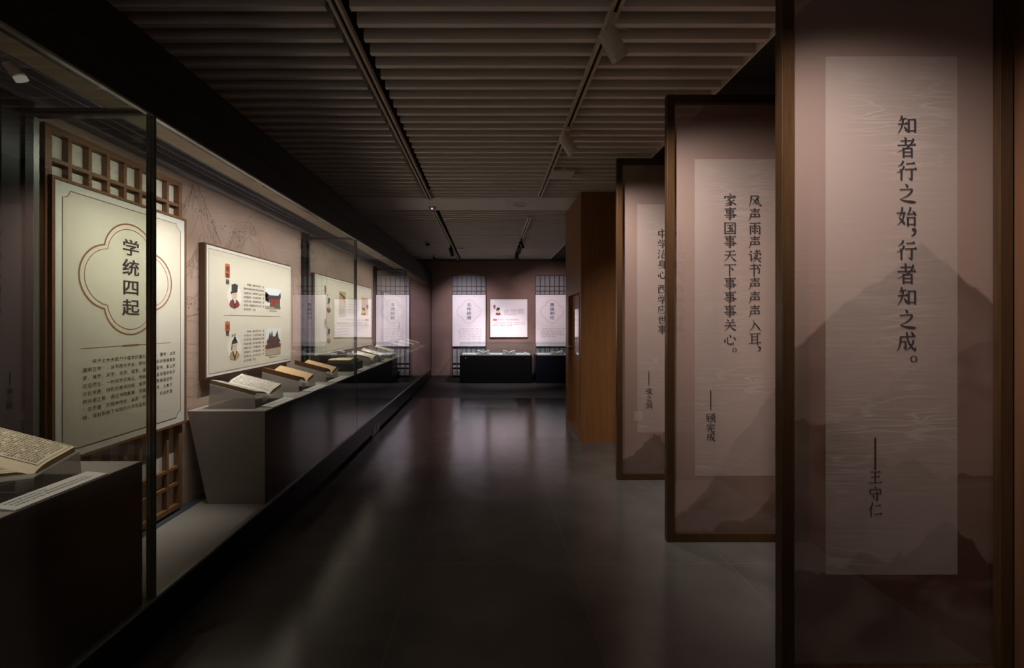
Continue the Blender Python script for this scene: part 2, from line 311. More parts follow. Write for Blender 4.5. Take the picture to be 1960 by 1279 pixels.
# ------------------------------------------------------------------ mesh helpers
class MB:
    def __init__(s): s.v = []; s.f = []; s.m = []; s.cur = 0
    def poly(s, pts):
        n = len(s.v); s.v += [tuple(p) for p in pts]; s.f.append(tuple(range(n, n+len(pts)))); s.m.append(s.cur)
    def mesh(s, verts, faces):
        n = len(s.v); s.v += [tuple(p) for p in verts]
        for f in faces: s.f.append(tuple(i+n for i in f)); s.m.append(s.cur)
    def hexa(s, p):      # 8 points: bottom 4 counter-clockwise, top 4
        s.mesh(p, [(3,2,1,0),(4,5,6,7),(0,1,5,4),(1,2,6,5),(2,3,7,6),(3,0,4,7)])
    def box(s, x0, x1, y0, y1, z0, z1):
        s.hexa([(x0,y0,z0),(x1,y0,z0),(x1,y1,z0),(x0,y1,z0),(x0,y0,z1),(x1,y0,z1),(x1,y1,z1),(x0,y1,z1)])
    def prism(s, pts, d):   # polygon (CCW seen against d) swept by vector d
        n = len(pts); b = [Vector(p) for p in pts]; t = [p+Vector(d) for p in b]
        s.mesh(b+t, [tuple(range(n))[::-1], tuple(range(n, 2*n))] + [(i, (i+1)%n, n+(i+1)%n, n+i) for i in range(n)])
    def tube(s, a, b, r0, r1=None, n=20, caps=True):
        a, b = Vector(a), Vector(b); r1 = r0 if r1 is None else r1
        q = (b-a).normalized().to_track_quat('Z', 'Y')
        va = []; vb = []
        for i in range(n):
            t = 2*math.pi*i/n; d = q @ Vector((math.cos(t), math.sin(t), 0))
            va.append(a+d*r0); vb.append(b+d*r1)
        f = [(i, (i+1)%n, n+(i+1)%n, n+i) for i in range(n)]
        if caps: f += [tuple(range(n))[::-1], tuple(range(n, 2*n))]
        s.mesh(va+vb, f)
    def lathe(s, c, prof, n=24, axis='Z'):
        k = len(prof); vs = []
        for i in range(n):
            t = 2*math.pi*i/n
            for r, h in prof:
                p = (r*math.cos(t), r*math.sin(t), h)
                if axis == 'X': p = (h, r*math.cos(t), r*math.sin(t))
                vs.append(Vector(c)+Vector(p))
        s.mesh(vs, [(i*k+j, ((i+1)%n)*k+j, ((i+1)%n)*k+j+1, i*k+j+1) for i in range(n) for j in range(k-1)])
    def build(s, name, mats, parent=None, smooth=False, bevel=0.0):
        me = bpy.data.meshes.new(name); me.from_pydata(s.v, [], s.f)
        if not isinstance(mats, (list, tuple)): mats = [mats]
        for m in mats: me.materials.append(m)
        if len(mats) > 1: me.polygons.foreach_set('material_index', s.m)
        if smooth: me.polygons.foreach_set('use_smooth', [True]*len(s.f))
        me.update()
        o = bpy.data.objects.new(name, me); COL.objects.link(o)
        if parent: o.parent = parent
        if bevel:
            b = o.modifiers.new('edge', 'BEVEL'); b.width = bevel; b.segments = 2; b.limit_method = 'ANGLE'
        return o
def tag(o, label, cat, group=None):
    o['label'] = label; o['category'] = cat
    if group: o['group'] = group
    return o
def thing(name, label, cat, loc=(0,0,0), rz=0.0, group=None):
    o = bpy.data.objects.new(name, None); COL.objects.link(o); o.empty_display_size = 0.1
    o.location = loc; o.rotation_euler = (0, 0, rz)
    return tag(o, label, cat, group)
def struct(o, label=None):
    o['kind'] = 'structure'
    if label: o['label'] = label
    return o
def copy_tree(o, parent=None):
    c = o.copy(); COL.objects.link(c)
    if parent: c.parent = parent
    for ch in list(o.children): copy_tree(ch, c)
    return c

# ------------------------------------------------------------------ lettering
_cu = bpy.data.curves.new('lettering_source', 'FONT'); _to = bpy.data.objects.new('lettering_source', _cu); COL.objects.link(_to)
GL = {}
STY = {'body': (0, 1), 'light': (0, 1), 'heavy': (0, 2), 'song': (-0.016, 3)}
def outline(ch, off, res):
    _cu.body = ch; _cu.offset = off; _cu.resolution_u = res
    bpy.context.view_layer.update()
    me = bpy.data.meshes.new_from_object(_to.evaluated_get(bpy.context.evaluated_depsgraph_get()))
    r = [(v.co.x-0.5, v.co.y-0.36) for v in me.vertices], [tuple(p.vertices) for p in me.polygons]
    bpy.data.meshes.remove(me)
    return r
def measure(vs, fs):
    A = 0.0; E = {}
    for f in fs:
        for a, b in zip(f, f[1:]+f[:1]):
            E[(min(a, b), max(a, b))] = E.get((min(a, b), max(a, b)), 0)+1
        A += abs(sum(vs[a][0]*vs[b][1]-vs[b][0]*vs[a][1] for a, b in zip(f, f[1:]+f[:1])))/2
    return A, sum(math.dist(vs[a], vs[b]) for (a, b), n in E.items() if n == 1)
# brush strokes of the banner letters on a 100 grid, y down:
# h level (u = with wedge), s upright, p left-falling, n right-falling, d dot, t flick, k even hook
BRUSH = {
'知': 'p28,8,16,34;h20,24,50,21;u10,48,54,45;p33,24,8,92;d37,58,53,82;s60,24,60,86;h60,26,92,26;s90,24,90,86;h60,78,90,78',
'者': 'h22,22,74,20;s46,6,46,42;u8,42,92,40;p82,10,6,74;s36,54,36,98;s74,54,74,98;h36,56,76,56;h36,73,74,73;h36,91,74,91',
'行': 'p34,6,10,32;p38,30,4,62;s26,46,26,96;u48,20,88,18;u42,46,96,44;s74,46,74,94;t75,94,58,86',
'之': 'd44,6,56,20;h18,32,76,29;p76,29,20,76;n20,76,44,89,96,90',
'始': 'p30,8,14,56;d14,56,42,88;p39,32,6,92;h4,36,46,33;p68,8,52,42;h52,42,86,38;d78,26,93,46;s56,54,56,96;s88,54,88,96;h56,56,90,56;h56,88,88,88',
'成': 'u20,28,90,25;p23,28,6,94;h23,50,47,49;s46,49,46,80;t46,82,34,74;k52,6,60,52,90,90;t91,90,93,70;p82,42,44,92;d70,6,82,18',
'王': 'u16,16,84,14;u22,48,78,46;u8,86,92,84;s50,16,50,86',
'守': 'd48,4,54,16;d18,22,12,40;h16,24,88,22;d88,22,80,38;u12,52,90,50;s64,38,64,94;t65,94,48,86;d32,62,44,76',
'仁': 'p32,6,6,56;s22,36,22,96;u46,28,86,26;u40,84,94,82',
'风': 'p22,12,6,94;h22,14,76,13;k75,13,74,60,94,90;t95,91,96,72;p62,28,28,78;d30,32,66,80',
'声': 'u14,16,86,14;s50,4,50,30;u22,30,78,29;h20,46,84,45;s82,45,82,68;h20,66,82,66;s50,46,50,66;p20,45,4,96',
'雨': 'u10,12,90,10;s16,32,16,96;h16,32,88,31;s86,31,86,94;t87,94,74,88;s50,11,50,92;d28,44,40,54;d28,66,40,76;d60,44,72,54;d60,66,72,76',
'读': 'd14,8,24,22;h4,38,24,36;s22,37,22,86;t22,88,36,72;u48,14,90,12;s66,4,66,28;h38,30,94,28;d94,28,86,42;d48,40,58,50;d42,54,54,64;u34,70,96,68;p68,36,36,96;d70,76,93,94',
'书': 'h16,18,74,16;s72,16,72,40;h8,42,86,40;s84,40,82,74;t83,75,70,68;s44,4,44,98;d80,6,92,20',
'入': 'p46,32,6,94;n34,10,52,40,96,92',
'耳': 'u8,12,92,10;s28,12,28,82;s70,10,70,98;h28,34,70,34;h28,56,70,56;h4,84,98,76',
'家': 'd48,4,54,16;d14,22,8,38;h12,24,90,22;d90,22,82,36;u26,36,76,35;p50,36,20,58;k36,50,58,66,54,92;t55,94,42,88;p50,62,14,80;p54,74,12,96;p80,48,58,64;n56,58,72,78,97,88',
'事': 'u8,14,92,12;s24,24,24,39;s74,24,74,39;h24,25,76,25;h24,37,74,37;h20,50,80,50;s78,50,78,78;u6,62,96,62;h20,75,78,75;s50,2,50,93;t51,94,36,88',
'国': 's12,10,12,98;s88,10,88,98;h12,12,90,12;h12,91,88,91;u26,30,74,29;u30,52,70,51;u24,76,78,75;s50,30,50,76;d60,58,70,70',
'天': 'u16,18,84,16;u8,46,92,44;p50,17,4,94;n50,46,66,76,97,92',
'下': 'u6,14,94,12;s46,14,46,98;d54,34,74,54',
'关': 'd28,6,38,22;p72,4,58,26;u16,34,84,32;u8,56,92,54;p50,34,6,94;n50,56,66,80,97,92',
'心': 'd14,50,8,76;k30,38,32,86,54,91,74,88;t75,90,74,68;d44,22,58,40;d76,36,92,58',
'顾': 'h10,14,52,13;p12,14,4,90;h24,36,48,36;s46,36,46,58;h24,56,46,56;s24,36,24,84;h24,84,50,84;t50,86,52,70;u56,12,96,10;p76,11,70,28;s62,28,62,72;s92,28,92,72;h62,29,94,29;p77,40,54,94;d80,74,97,94',
'宪': 'd48,4,54,16;d14,22,8,38;h12,24,90,22;d90,22,82,36;p34,32,18,52;u30,44,76,43;s50,32,50,62;u10,64,92,62;p38,64,8,96;k60,64,61,90,88,92;t90,93,92,76',
'中': 's14,28,14,68;s86,28,86,68;h14,29,88,29;h14,63,86,63;s50,4,50,98',
'学': 'd22,6,30,22;d46,4,52,20;p80,4,66,24;d14,30,8,46;h12,32,90,30;d90,30,82,44;h28,46,70,45;p70,45,52,60;k52,58,55,74,54,91;t55,93,40,88;u6,66,94,64',
'治': 'd12,10,24,22;d6,36,18,48;t8,94,27,58;p64,6,44,42;h44,42,86,38;d78,24,94,46;s48,56,48,96;s86,56,86,96;h48,57,88,57;h48,89,86,89',
'身': 'p50,4,40,18;s26,18,26,62;h26,19,76,19;s74,19,74,94;t75,94,60,88;h26,34,74,34;h26,48,74,48;h6,64,74,62;p92,42,10,96',
'西': 'u8,14,92,12;s14,32,14,96;s86,32,86,96;h14,33,88,33;h14,88,86,88;p38,14,24,66;k60,14,60,56,80,60',
'应': 'd46,4,54,16;u14,22,92,20;p16,22,4,94;d30,42,40,66;d50,36,58,60;p88,32,62,84;u22,88,94,86',
'世': 'u6,38,94,36;s26,14,26,89;s50,10,50,62;s76,10,76,62;h50,61,76,61;h26,87,88,86',
'张': 'h10,14,44,13;s42,13,42,34;h12,34,42,34;s12,34,10,56;h10,54,44,54;s42,54,38,90;t39,92,26,84;p86,8,58,38;u46,48,96,46;s60,6,60,88;t60,91,77,76;n62,48,76,74,99,92',
'洞': 'd10,10,22,22;d4,36,16,48;t6,94,27,58;s36,14,36,98;h36,15,94,15;s92,15,92,92;t93,93,80,88;h48,34,80,33;s50,48,50,78;s78,48,78,78;h50,49,80,49;h50,74,78,74',
'为': 'd28,8,38,22;p50,6,6,94;h10,34,88,32;s86,32,82,92;t83,93,66,86;d50,50,60,66',
'内': 's12,28,12,98;h12,29,90,28;s88,28,88,92;t89,93,76,88;p50,6,24,72;d50,40,72,66',
'外': 'p30,6,8,54;h24,26,50,25;p50,25,8,94;d24,46,38,60;s68,4,68,98;d72,38,92,56'}
def brush_glyph(ch):
    V, F = [], []
    def add(poly):
        n = len(V); V.extend((x/100-0.5, 0.5-y/100) for x, y in poly); F.append(tuple(range(n, n+len(poly))))
    def sweep(path, wid):
        n0 = len(V); m = len(path)
        for i, (x, y) in enumerate(path):
            a, b = path[max(0, i-1)], path[min(m-1, i+1)]; dx, dy = b[0]-a[0], b[1]-a[1]; l = math.hypot(dx, dy) or 1
            w_ = wid[i]/2
            V.append(((x-dy/l*w_)/100-0.5, 0.5-(y+dx/l*w_)/100)); V.append(((x+dy/l*w_)/100-0.5, 0.5-(y-dx/l*w_)/100))
        for i in range(m-1): F.append((n0+2*i, n0+2*i+1, n0+2*i+3, n0+2*i+2))
    def bez(a, c, b, n=9): return [((1-t)**2*a[0]+2*t*(1-t)*c[0]+t*t*b[0], (1-t)**2*a[1]+2*t*(1-t)*c[1]+t*t*b[1]) for t in [i/n for i in range(n+1)]]
    for st in BRUSH[ch].split(';'):
        k = st[0]; q = [float(x) for x in st[1:].split(',')]; P = list(zip(q[::2], q[1::2])); a, b = P[0], P[-1]
        if k in 'hu':
            sweep([a, b], [5.0, 5.0])
            if k == 'u': add([(b[0]-12, b[1]-1), (b[0]-3, b[1]-9), (b[0]+3, b[1]+2.5), (b[0]-4, b[1]+2.5)])
        elif k == 's':
            sweep([a, b], [9.5, 9.0]); add([(a[0]-7.5, a[1]-3.5), (a[0]+4.75, a[1]+1), (a[0]+4.75, a[1]+4), (a[0]-4.75, a[1]+4)])
        elif k == 'p':
            c = (a[0]+0.06*(b[0]-a[0]), a[1]+0.62*(b[1]-a[1])); pa = bez(a, c, b); sweep(pa, [9.5-7.7*(i/9)**1.2 for i in range(10)])
        elif k == 'n':
            c = P[1]; pa = bez(a, c, b, 10); sweep(pa, [3, 4, 5, 6.2, 7.4, 8.6, 9.8, 11, 11.5, 8, 1.2])
        elif k == 'd':
            c = ((a[0]+b[0])/2+0.10*(b[1]-a[1]), (a[1]+b[1])/2-0.10*(b[0]-a[0])); pa = bez(a, c, b, 7); sweep(pa, [2.5, 5, 7.5, 9.5, 11, 11.5, 10, 4])
        elif k == 't': sweep([a, ((a[0]+b[0])/2, (a[1]+b[1])/2), b], [9.5, 5.5, 1.2])
        elif k == 'k':
            if len(P) == 3: pa = bez(a, (2*P[1][0]-(a[0]+b[0])/2, 2*P[1][1]-(a[1]+b[1])/2), b, 9)
            else: pa = P
            sweep(pa, [8.5]*len(pa))
    return V, F
def glyph(ch, style):
    k = (ch, style)
    if k in GL: return GL[k]
    if style == 'song' and ch in BRUSH:
        GL[k] = brush_glyph(ch); return GL[k]
    off, res = STY[style]
    vs, fs = outline(ch, 0.0, res)
    if off:      # thinner or bolder, as far as the letter's outline stays sound
        a0, p0 = measure(vs, fs)
        for k_ in (1.0, 0.8, 0.6, 0.4):
            v2, f2 = outline(ch, off*k_, res); a2, p2 = measure(v2, f2)
            if abs(a2-(a0+off*k_*p0)) < 0.035*a0: vs, fs = v2, f2; break
    if style == 'heavy':     # bold brush weight
        V, F = [], []
        for dx, dy in ((-0.02, -0.013), (0.02, -0.013), (-0.02, 0.013), (0.02, 0.013), (0, 0)):
            n = len(V); V += [(x+dx, y+dy) for x, y in vs]; F += [tuple(i+n for i in f) for f in fs]
        vs, fs = V, F
    if style == 'song':      # thin level strokes with a wedge at the right end, broad upright strokes
        cnt = {}
        for f in fs:
            for a, b in zip(f, f[1:]+f[:1]):
                cnt.setdefault((min(a, b), max(a, b)), []).append(f)
        ex = []
        for (a, b), ff in cnt.items():
            if len(ff) != 1: continue
            (xa, ya), (xb, yb) = vs[a], vs[b]
            ln = math.hypot(xa-xb, ya-yb); cx = sum(vs[i][0] for i in ff[0])/len(ff[0]); cy = sum(vs[i][1] for i in ff[0])/len(ff[0])
            if abs(xa-xb) < 0.004 and 0.025 < ln < 0.062 and cx < xa:
                y0, y1 = min(ya, yb), max(ya, yb)
                ex.append([(xa-0.10, y1-0.004), (xa+0.022, y0), (xa-0.03, y1+0.062)])
            if abs(ya-yb) < 0.004 and 0.025 < ln < 0.062 and cy < ya:
                x0, x1 = min(xa, xb), max(xa, xb)
                ex.append([(x0-0.045, ya+0.030), (x0-0.018, ya-0.02), (x1+0.022, ya-0.03), (x1+0.022, ya)])
        V, F = [], []
        for dx in (-0.018, 0.0, 0.018):
            n = len(V); V += [(x+dx, y) for x, y in vs]; F += [tuple(i+n for i in f) for f in fs]
        for t in ex:
            n = len(V); V += t; F.append(tuple(range(n, n+len(t))))
        vs, fs = V, F
    GL[k] = (vs, fs)
    return GL[k]
def put(mb, ch, u, v, size, style, y, sx=1.0, sy=1.0, center=False):
    vs, fs = glyph(ch, style)
    if not vs: return
    ox = oy = 0
    if center:
        ox = (min(p[0] for p in vs)+max(p[0] for p in vs))/2; oy = (min(p[1] for p in vs)+max(p[1] for p in vs))/2
    mb.mesh([(u+(p[0]-ox)*size*sx, y-0.00002*(i % 3), v+(p[1]-oy)*size*sy) for i, p in enumerate(vs)], fs)
def hlines(mb, lines, u0, v0, pitch, lead, style='body', y=0.0, size=None):
    for r, ln in enumerate(lines):
        for c, ch in enumerate(ln):
            if ch in ' \u3000': continue
            put(mb, ch, u0+(c+0.5)*pitch, v0-r*lead, (size or pitch*0.94), style, y)
def ribbon(mb, pts, wd, y, closed=False):
    n = len(pts); L, R = [], []
    for i, p in enumerate(pts):
        a = pts[(i-1) % n] if (closed or i > 0) else p; b = pts[(i+1) % n] if (closed or i < n-1) else p
        d = Vector((b[0]-a[0], b[1]-a[1])); d = d.normalized() if d.length > 1e-9 else Vector((1, 0))
        L.append((p[0]-d.y*wd/2, y, p[1]+d.x*wd/2)); R.append((p[0]+d.y*wd/2, y, p[1]-d.x*wd/2))
    m = n if closed else n-1
    mb.mesh(L+R, [(n+i, n+(i+1) % n, (i+1) % n, i) for i in range(m)])

# ------------------------------------------------------------------ setting
ZC = 2.99
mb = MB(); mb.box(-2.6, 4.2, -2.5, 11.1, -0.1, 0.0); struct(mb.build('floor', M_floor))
mb = MB(); mb.box(-2.6, 4.2, -2.5, 11.1, 3.22, 3.30); ceiling = struct(mb.build('ceiling', M_deck))
def slats(x0, x1, y0, y1):
    b = MB(); k0 = math.ceil((y0-2.113)/0.1213); y = 2.113+k0*0.1213
    while y+0.03 < y1:
        b.box(x0, x1, y, y+0.032, ZC, ZC+0.095); y += 0.1213
    return b
struct(slats(-2.3, -0.805, -2.4, 5.45).build('slat_panel', M_slat, ceiling))
struct(slats(-0.685, 1.528, -2.4, 5.45).build('slat_panel', M_slat, ceiling))
struct(slats(-2.3, -0.805, 6.03, 10.86).build('slat_panel', M_slat, ceiling))
struct(slats(-0.70, 1.528, 6.03, 10.86).build('slat_panel', M_slat, ceiling))
mb = MB(); mb.box(-2.3, 1.528, 5.45, 6.03, ZC+0.004, ZC+0.12); struct(mb.build('ceiling_beam', M_offwhite))
mb = MB(); mb.box(1.54, 4.2, -2.4, 10.86, ZC-0.003, ZC+0.2); struct(mb.build('ceiling_right', M_soffit))
mb = MB(); mb.box(1.528, 1.54, -2.4, 10.86, ZC-0.003, ZC+0.2); struct(mb.build('trim_1', M_slat))
mb = MB(); mb.box(-2.6, 4.2, 10.87, 11.0, 0, 2.96); struct(mb.build('wall_back', M_muraldim))
mb = MB(); mb.box(-2.6, 4.2, 10.93, 11.05, 2.96, 3.2); struct(mb.build('trim_2', M_navy))
mb = MB(); mb.box(XG, 4.2, 10.855, 10.87, 0, 0.07); struct(mb.build('baseboard_back', M_base))
mb = MB(); mb.box(-2.2, XB, -2.4, 10.87, 0, 3.2); wall_left = struct(mb.build('wall_left', M_mural))
mb = MB(); mb.box(2.10, 2.2, -2.4, 5.13, 0, ZC-0.004); struct(mb.build('wall_right', M_walnut))
mb = MB(); mb.box(3.6, 3.7, 6.1, 10.87, 0, ZC-0.004); struct(mb.build('wall_right_far', M_muraldim))
# the timber-clad store room with a flush door in its side
PX, PY0, PY1 = 1.095, 5.134, 6.146
mb = MB()
mb.box(PX, 2.2, PY0, PY0+0.03, 0, ZC-0.004)
mb.box(PX, PX+0.06, PY0+0.03, 5.231, 0, ZC-0.004)
mb.box(PX, PX+0.06, 5.916, PY1, 0, ZC-0.004)
mb.box(PX, PX+0.06, 5.231, 5.916, 1.79, ZC-0.004)
mb.box(PX, PX+0.06, 5.231, 5.916, 0, 0.09)
mb.box(PX+0.06, 3.6, PY1-0.03, PY1, 0, ZC-0.004)
struct(mb.build('wall_partition', M_veneer))
mb = MB(); mb.box(PX+0.045, PX+0.058, 5.231, 5.916, 0.09, 1.79)
door = struct(mb.build('door_1', wood('door_veneer', hexc(156, 106, 58), hexc(172, 120, 68), scale=(9, 9, 0.5))))
mb = MB(); pts = [(PX+0.044, 5.70, 1.60), (PX+0.044, 5.27, 1.60), (PX+0.044, 5.27, 1.10)]
for i in range(1, 12):
    t = math.pi*i/12; pts.append((PX+0.044, 5.485-0.215*math.cos(t), 1.10-0.09*math.sin(t)))
pts.append((PX+0.044, 5.70, 1.10))
mb.prism(pts[::-1], (-0.006, 0, 0)); vp = struct(mb.build('vision_pane', mat('mirror_glass', (0.5, 0.5, 0.5, 1), 0.08, metal=0.85), door), 'tall glass pane with a rounded lower edge')
mb = MB(); mb.lathe((PX+0.045, 5.865, 1.095), [(0.0, -0.05), (0.018, -0.048), (0.024, -0.035), (0.012, -0.018), (0.028, -0.008), (0.028, 0.0)], axis='X')
struct(mb.build('handle', M_brass, door, smooth=True), 'round brass knob')
mb = MB(); mb.box(PX-0.006, PX, 5.222, 5.925, 1.785, 1.80); mb.box(PX-0.006, PX, 5.222, 5.925, 0.08, 0.095)
mb.box(PX-0.006, PX, 5.222, 5.233, 0.095, 1.785); mb.box(PX-0.006, PX, 5.914, 5.925, 0.095, 1.785)
struct(mb.build('casing', wood('casing_veneer', hexc(140, 90, 52), hexc(160, 108, 66)), door))

# ink drawing printed on the case's back wall
def mural(mb, xf, peaks, u0, u1, seed):
    rnd = random.Random(seed)
    for (pu, pv, wd, h) in peaks:
        n = 60; prof = []
        for i in range(n+1):
            t = -1+2*i/n; env = (1-abs(t)**1.15)
            prof.append((pu+t*wd, pv-h*(1-env)+rnd.uniform(-1, 1)*0.008+(0.022*math.sin(t*11+pu*5)+0.012*math.sin(t*23+pv*9))*env))
        ribbon(mb, prof, 0.0024, xf)
        for k in range(int(34*wd/0.5)):
            i = rnd.randrange(3, n-3); u, v = prof[i]; ln = rnd.uniform(0.10, 0.55)*h; side = 1 if u > pu else -1
            cur = side*rnd.uniform(0.10, 0.45)*ln+rnd.uniform(-0.05, 0.05); wob = rnd.uniform(0, 6)
            ribbon(mb, [(u+cur*(s_/10)**1.5+0.006*math.sin(s_*0.9+wob), v-0.008-ln*s_/10) for s_ in range(11)], rnd.uniform(0.0012, 0.0020), xf)
        for k in range(3):     # lower folds echoing the crest
            dv = (k+1)*0.22*h; m_ = n//2+rnd.randrange(-12, 12); r_ = rnd.randrange(8, 16)
            ribbon(mb, [(prof[q][0]+0.03*k, prof[q][1]-dv+rnd.uniform(-1, 1)*0.004) for q in range(max(0, m_-r_), min(n, m_+r_))], 0.0018, xf)
    for k in range(int(14*(u1-u0))):
        v = rnd.uniform(0.70, 1.85); a = rnd.uniform(u0, u1-0.5); ln = rnd.uniform(0.3, 1.1); ph = rnd.uniform(0, 6)
        ribbon(mb, [(a+ln*s_/20, v+0.030*math.sin(s_/20*4+ph)+0.006*math.sin(s_*1.3+ph)) for s_ in range(21)], 0.0013, xf)
mb = MB(); mural(mb, 0.0, [(2.98, 2.40, 0.36, 0.55), (3.62, 2.30, 0.62, 0.62), (4.35, 2.02, 0.5, 0.42), (3.05, 1.95, 0.5, 0.35)], 2.2, 4.7, 3)
mural(mb, 0.0, [(5.6, 2.25, 0.7, 0.4), (6.8, 2.2, 0.6, 0.35), (9.0, 2.2, 0.8, 0.4)], 4.8, 10.5, 5)
o = mb.build('mural_drawing', M_muralink, wall_left); o.location = (XB+0.002, 0, 0); o.rotation_euler = (0, 0, math.pi/2); struct(o)
mb = MB(); rnd = random.Random(11)
for (cu, cv, sp_, n) in ((3.42, 2.16, 0.10, 60), (3.68, 2.22, 0.08, 50), (3.0, 1.57, 0.10, 40), (3.22, 1.57, 0.05, 24), (3.02, 2.2, 0.05, 20)):
    for i in range(n):
        u, v = cu+rnd.gauss(0, sp_), cv+rnd.gauss(0, sp_*0.35); r = rnd.uniform(0.002, 0.006)
        mb.poly([(u+r*math.cos(a)*rnd.uniform(.6, 1), 0, v+r*math.sin(a)*rnd.uniform(.5, 1)) for a in (0, 1.1, 2.1, 3.2, 4.2, 5.2)])
o = mb.build('mural_trees', M_muraldark, wall_left); o.location = (XB+0.003, 0, 0); o.rotation_euler = (0, 0, math.pi/2); struct(o)
wb = [x for x in bpy.data.objects if x.name == 'wall_back'][0]
mb = MB(); mural(mb, 0.0, [(-0.5, 2.72, 0.4, 0.12), (0.35, 2.45, 0.7, 0.2), (1.1, 1.9, 0.12, 0.5), (0.9, 1.4, 0.4, 0.15)], -1.2, 2.0, 9)
o = mb.build('mural_drawing', M_muralink, wb); o.location = (0, 10.868, 0); struct(o)

# ------------------------------------------------------------------ the long wall display case
case = thing('long_showcase', 'long glass-fronted showcase with black plinth and black fascia along the left wall', 'display case', (XG, 0, 0))
def cpart(mb, name, m, label=None, **k):
    o = mb.build(name, m, case, **k); o.matrix_parent_inverse = Matrix.Translation((-XG, 0, 0))
    if label: o['label'] = label
    return o
XC = XB+0.005
Z0, Z1 = 0.237, 2.35
mb = MB(); mb.box(XC, XG+0.004, -1.0, 10.86, 0.035, Z0-0.006); mb.box(XC, XG-0.05, -1.0, 10.86, 0, 0.035); cpart(mb, 'plinth', M_black2)
mb = MB(); mb.box(-1.935, XG-0.008, -1.0, 10.86, Z0-0.006, Z0); cpart(mb, 'case_floor', M_grey)
mb = MB(); mb.box(XC, -1.935, -1.0, 10.86, Z0-0.006, Z0+0.002); cpart(mb, 'floor_strip', M_gravel, 'dark carpet strip along the back')
for y0, y1 in BAYS:
    mb = MB(); mb.box(XG-0.012, XG, y0+0.006, y1-0.006, Z0, Z1); cpart(mb, 'glass_pane', M_glass)
for i, y in enumerate((1.885, 4.76, 7.63)):
    mb = MB(); mb.box(-1.985, XG-0.03, y-0.006, y+0.006, Z0+0.002, Z1+0.015); cpart(mb, 'glass_partition', M_part1 if i == 0 else M_part)
    mb = MB(); mb.box(XG-0.013, XG+0.001, y-0.0055, y+0.0055, Z0, Z1); mb.box(XG-0.030, XG-0.016, y-0.012, y+0.012, Z0, Z1); cpart(mb, 'glass_joint', M_edge, 'greenish glass edge at the pane joint')
    mb = MB(); mb.box(XG-0.0158, XG-0.0138, y-0.012, y-0.0095, Z0, Z1); mb.box(XG-0.0158, XG-0.0138, y+0.004, y+0.0065, Z0, Z1); mb.box(XG-0.029, XG-0.0265, y-0.0135, y-0.012, Z0, Z1); cpart(mb, 'joint_bead', M_alu2, 'thin pale bead on the pane joint')
    mb = MB(); mb.box(XC+0.005, XG-0.03, y-0.014, y+0.014, Z1-0.010, Z1+0.024); cpart(mb, 'partition_header', M_alu)
    mb = MB(); mb.box(XC+0.005, XG-0.03, y-0.0155, y-0.014, Z1+0.014, Z1+0.018); mb.box(XC+0.005, XG-0.03, y-0.0155, y-0.014, Z1-0.007, Z1-0.004); cpart(mb, 'header_bead', M_alu2)
    mb = MB()
    for a, b, d in ((-0.13, -0.095, 0.03), (-0.09, -0.05, 0.022), (-0.045, -0.006, 0.035)):
        mb.box(XC, XC+d, y+a, y+b, Z0, Z1+0.05)
    cpart(mb, 'wall_channel', M_alu, 'dark metal channel at the back wall')
    mb = MB(); mb.box(XC+0.03, XC+0.036, y-0.012, y+0.012, Z0, Z1); mb.box(XC+0.022, XC+0.026, y-0.1, y-0.096, Z0, Z1); cpart(mb, 'channel_strip', M_alu2, 'pale metal strip on the channel')
mb = MB(); mb.box(XG-0.03, XG+0.004, -1.0, 10.86, Z1, 2.487); mb.box(XG-0.03, XG+0.004, -1.0, 10.86, 2.493, 2.67); mb.box(XG-0.03, XG, -1.0, 10.86, 2.487, 2.493)
cpart(mb, 'fascia', M_black, 'black two-board fascia')
mb = MB(); mb.box(XG-0.022, XG-0.002, -1.0, 10.86, Z1-0.010, Z1); mb.box(XG-0.026, XG+0.006, -1.0, 10.86, Z0-0.008, Z0+0.004); cpart(mb, 'glazing_channel', M_alu2, 'thin metal glazing channel')
mb = MB(); mb.box(-1.645, XG-0.03, -1.0, 10.86, Z1+0.018, Z1+0.03); mb.box(-1.655, -1.645, -1.0, 10.86, Z1+0.018, 2.475); cpart(mb, 'roof_strip', M_roofstrip, 'beige roof strip beside the glass')
mb = MB(); mb.box(XC, -1.645, -1.0, 10.86, 2.475, 2.50); mb.box(XC, XC+0.06, -1.0, 10.86, 2.40, 2.475)
for k in range(3): mb.box(-1.93+k*0.065, -1.922+k*0.065, -1.0, 10.86, 2.44, 2.475)
cpart(mb, 'roof_louvre', M_navy, 'dark blue-grey louvre roof')
mb = MB(); mb.box(XC, XG-0.03, -1.0, 10.86, 2.64, 2.67); cpart(mb, 'top_board', M_black)
mb = MB(); mb.box(XC, XG+0.006, 10.83, 10.868, 0.0, 2.5); cpart(mb, 'end_post', M_black, 'black end post at the far wall')
for y0, y1, *_ in BARS:
    mb = MB(); mb.box(-1.522, -1.500, y0, y1, 2.352, 2.369); cpart(mb, 'light_bar', M_alu, 'slim black light bar under the case roof')
# socket plate on the plinth
so = thing('socket_plate', 'small grey metal socket plate low on the black case plinth', 'socket', (XG+0.004, 5.53, 0.065))
mb = MB(); mb.box(0, 0.006, -0.17, 0.17, -0.058, 0.058); mb.build('plate', M_steel, so, bevel=0.002)
for dy in (-0.085, 0.085):
    mb = MB(); mb.box(0.006, 0.009, dy-0.06, dy+0.06, -0.045, 0.045); mb.build('outlet', M_alu, so)

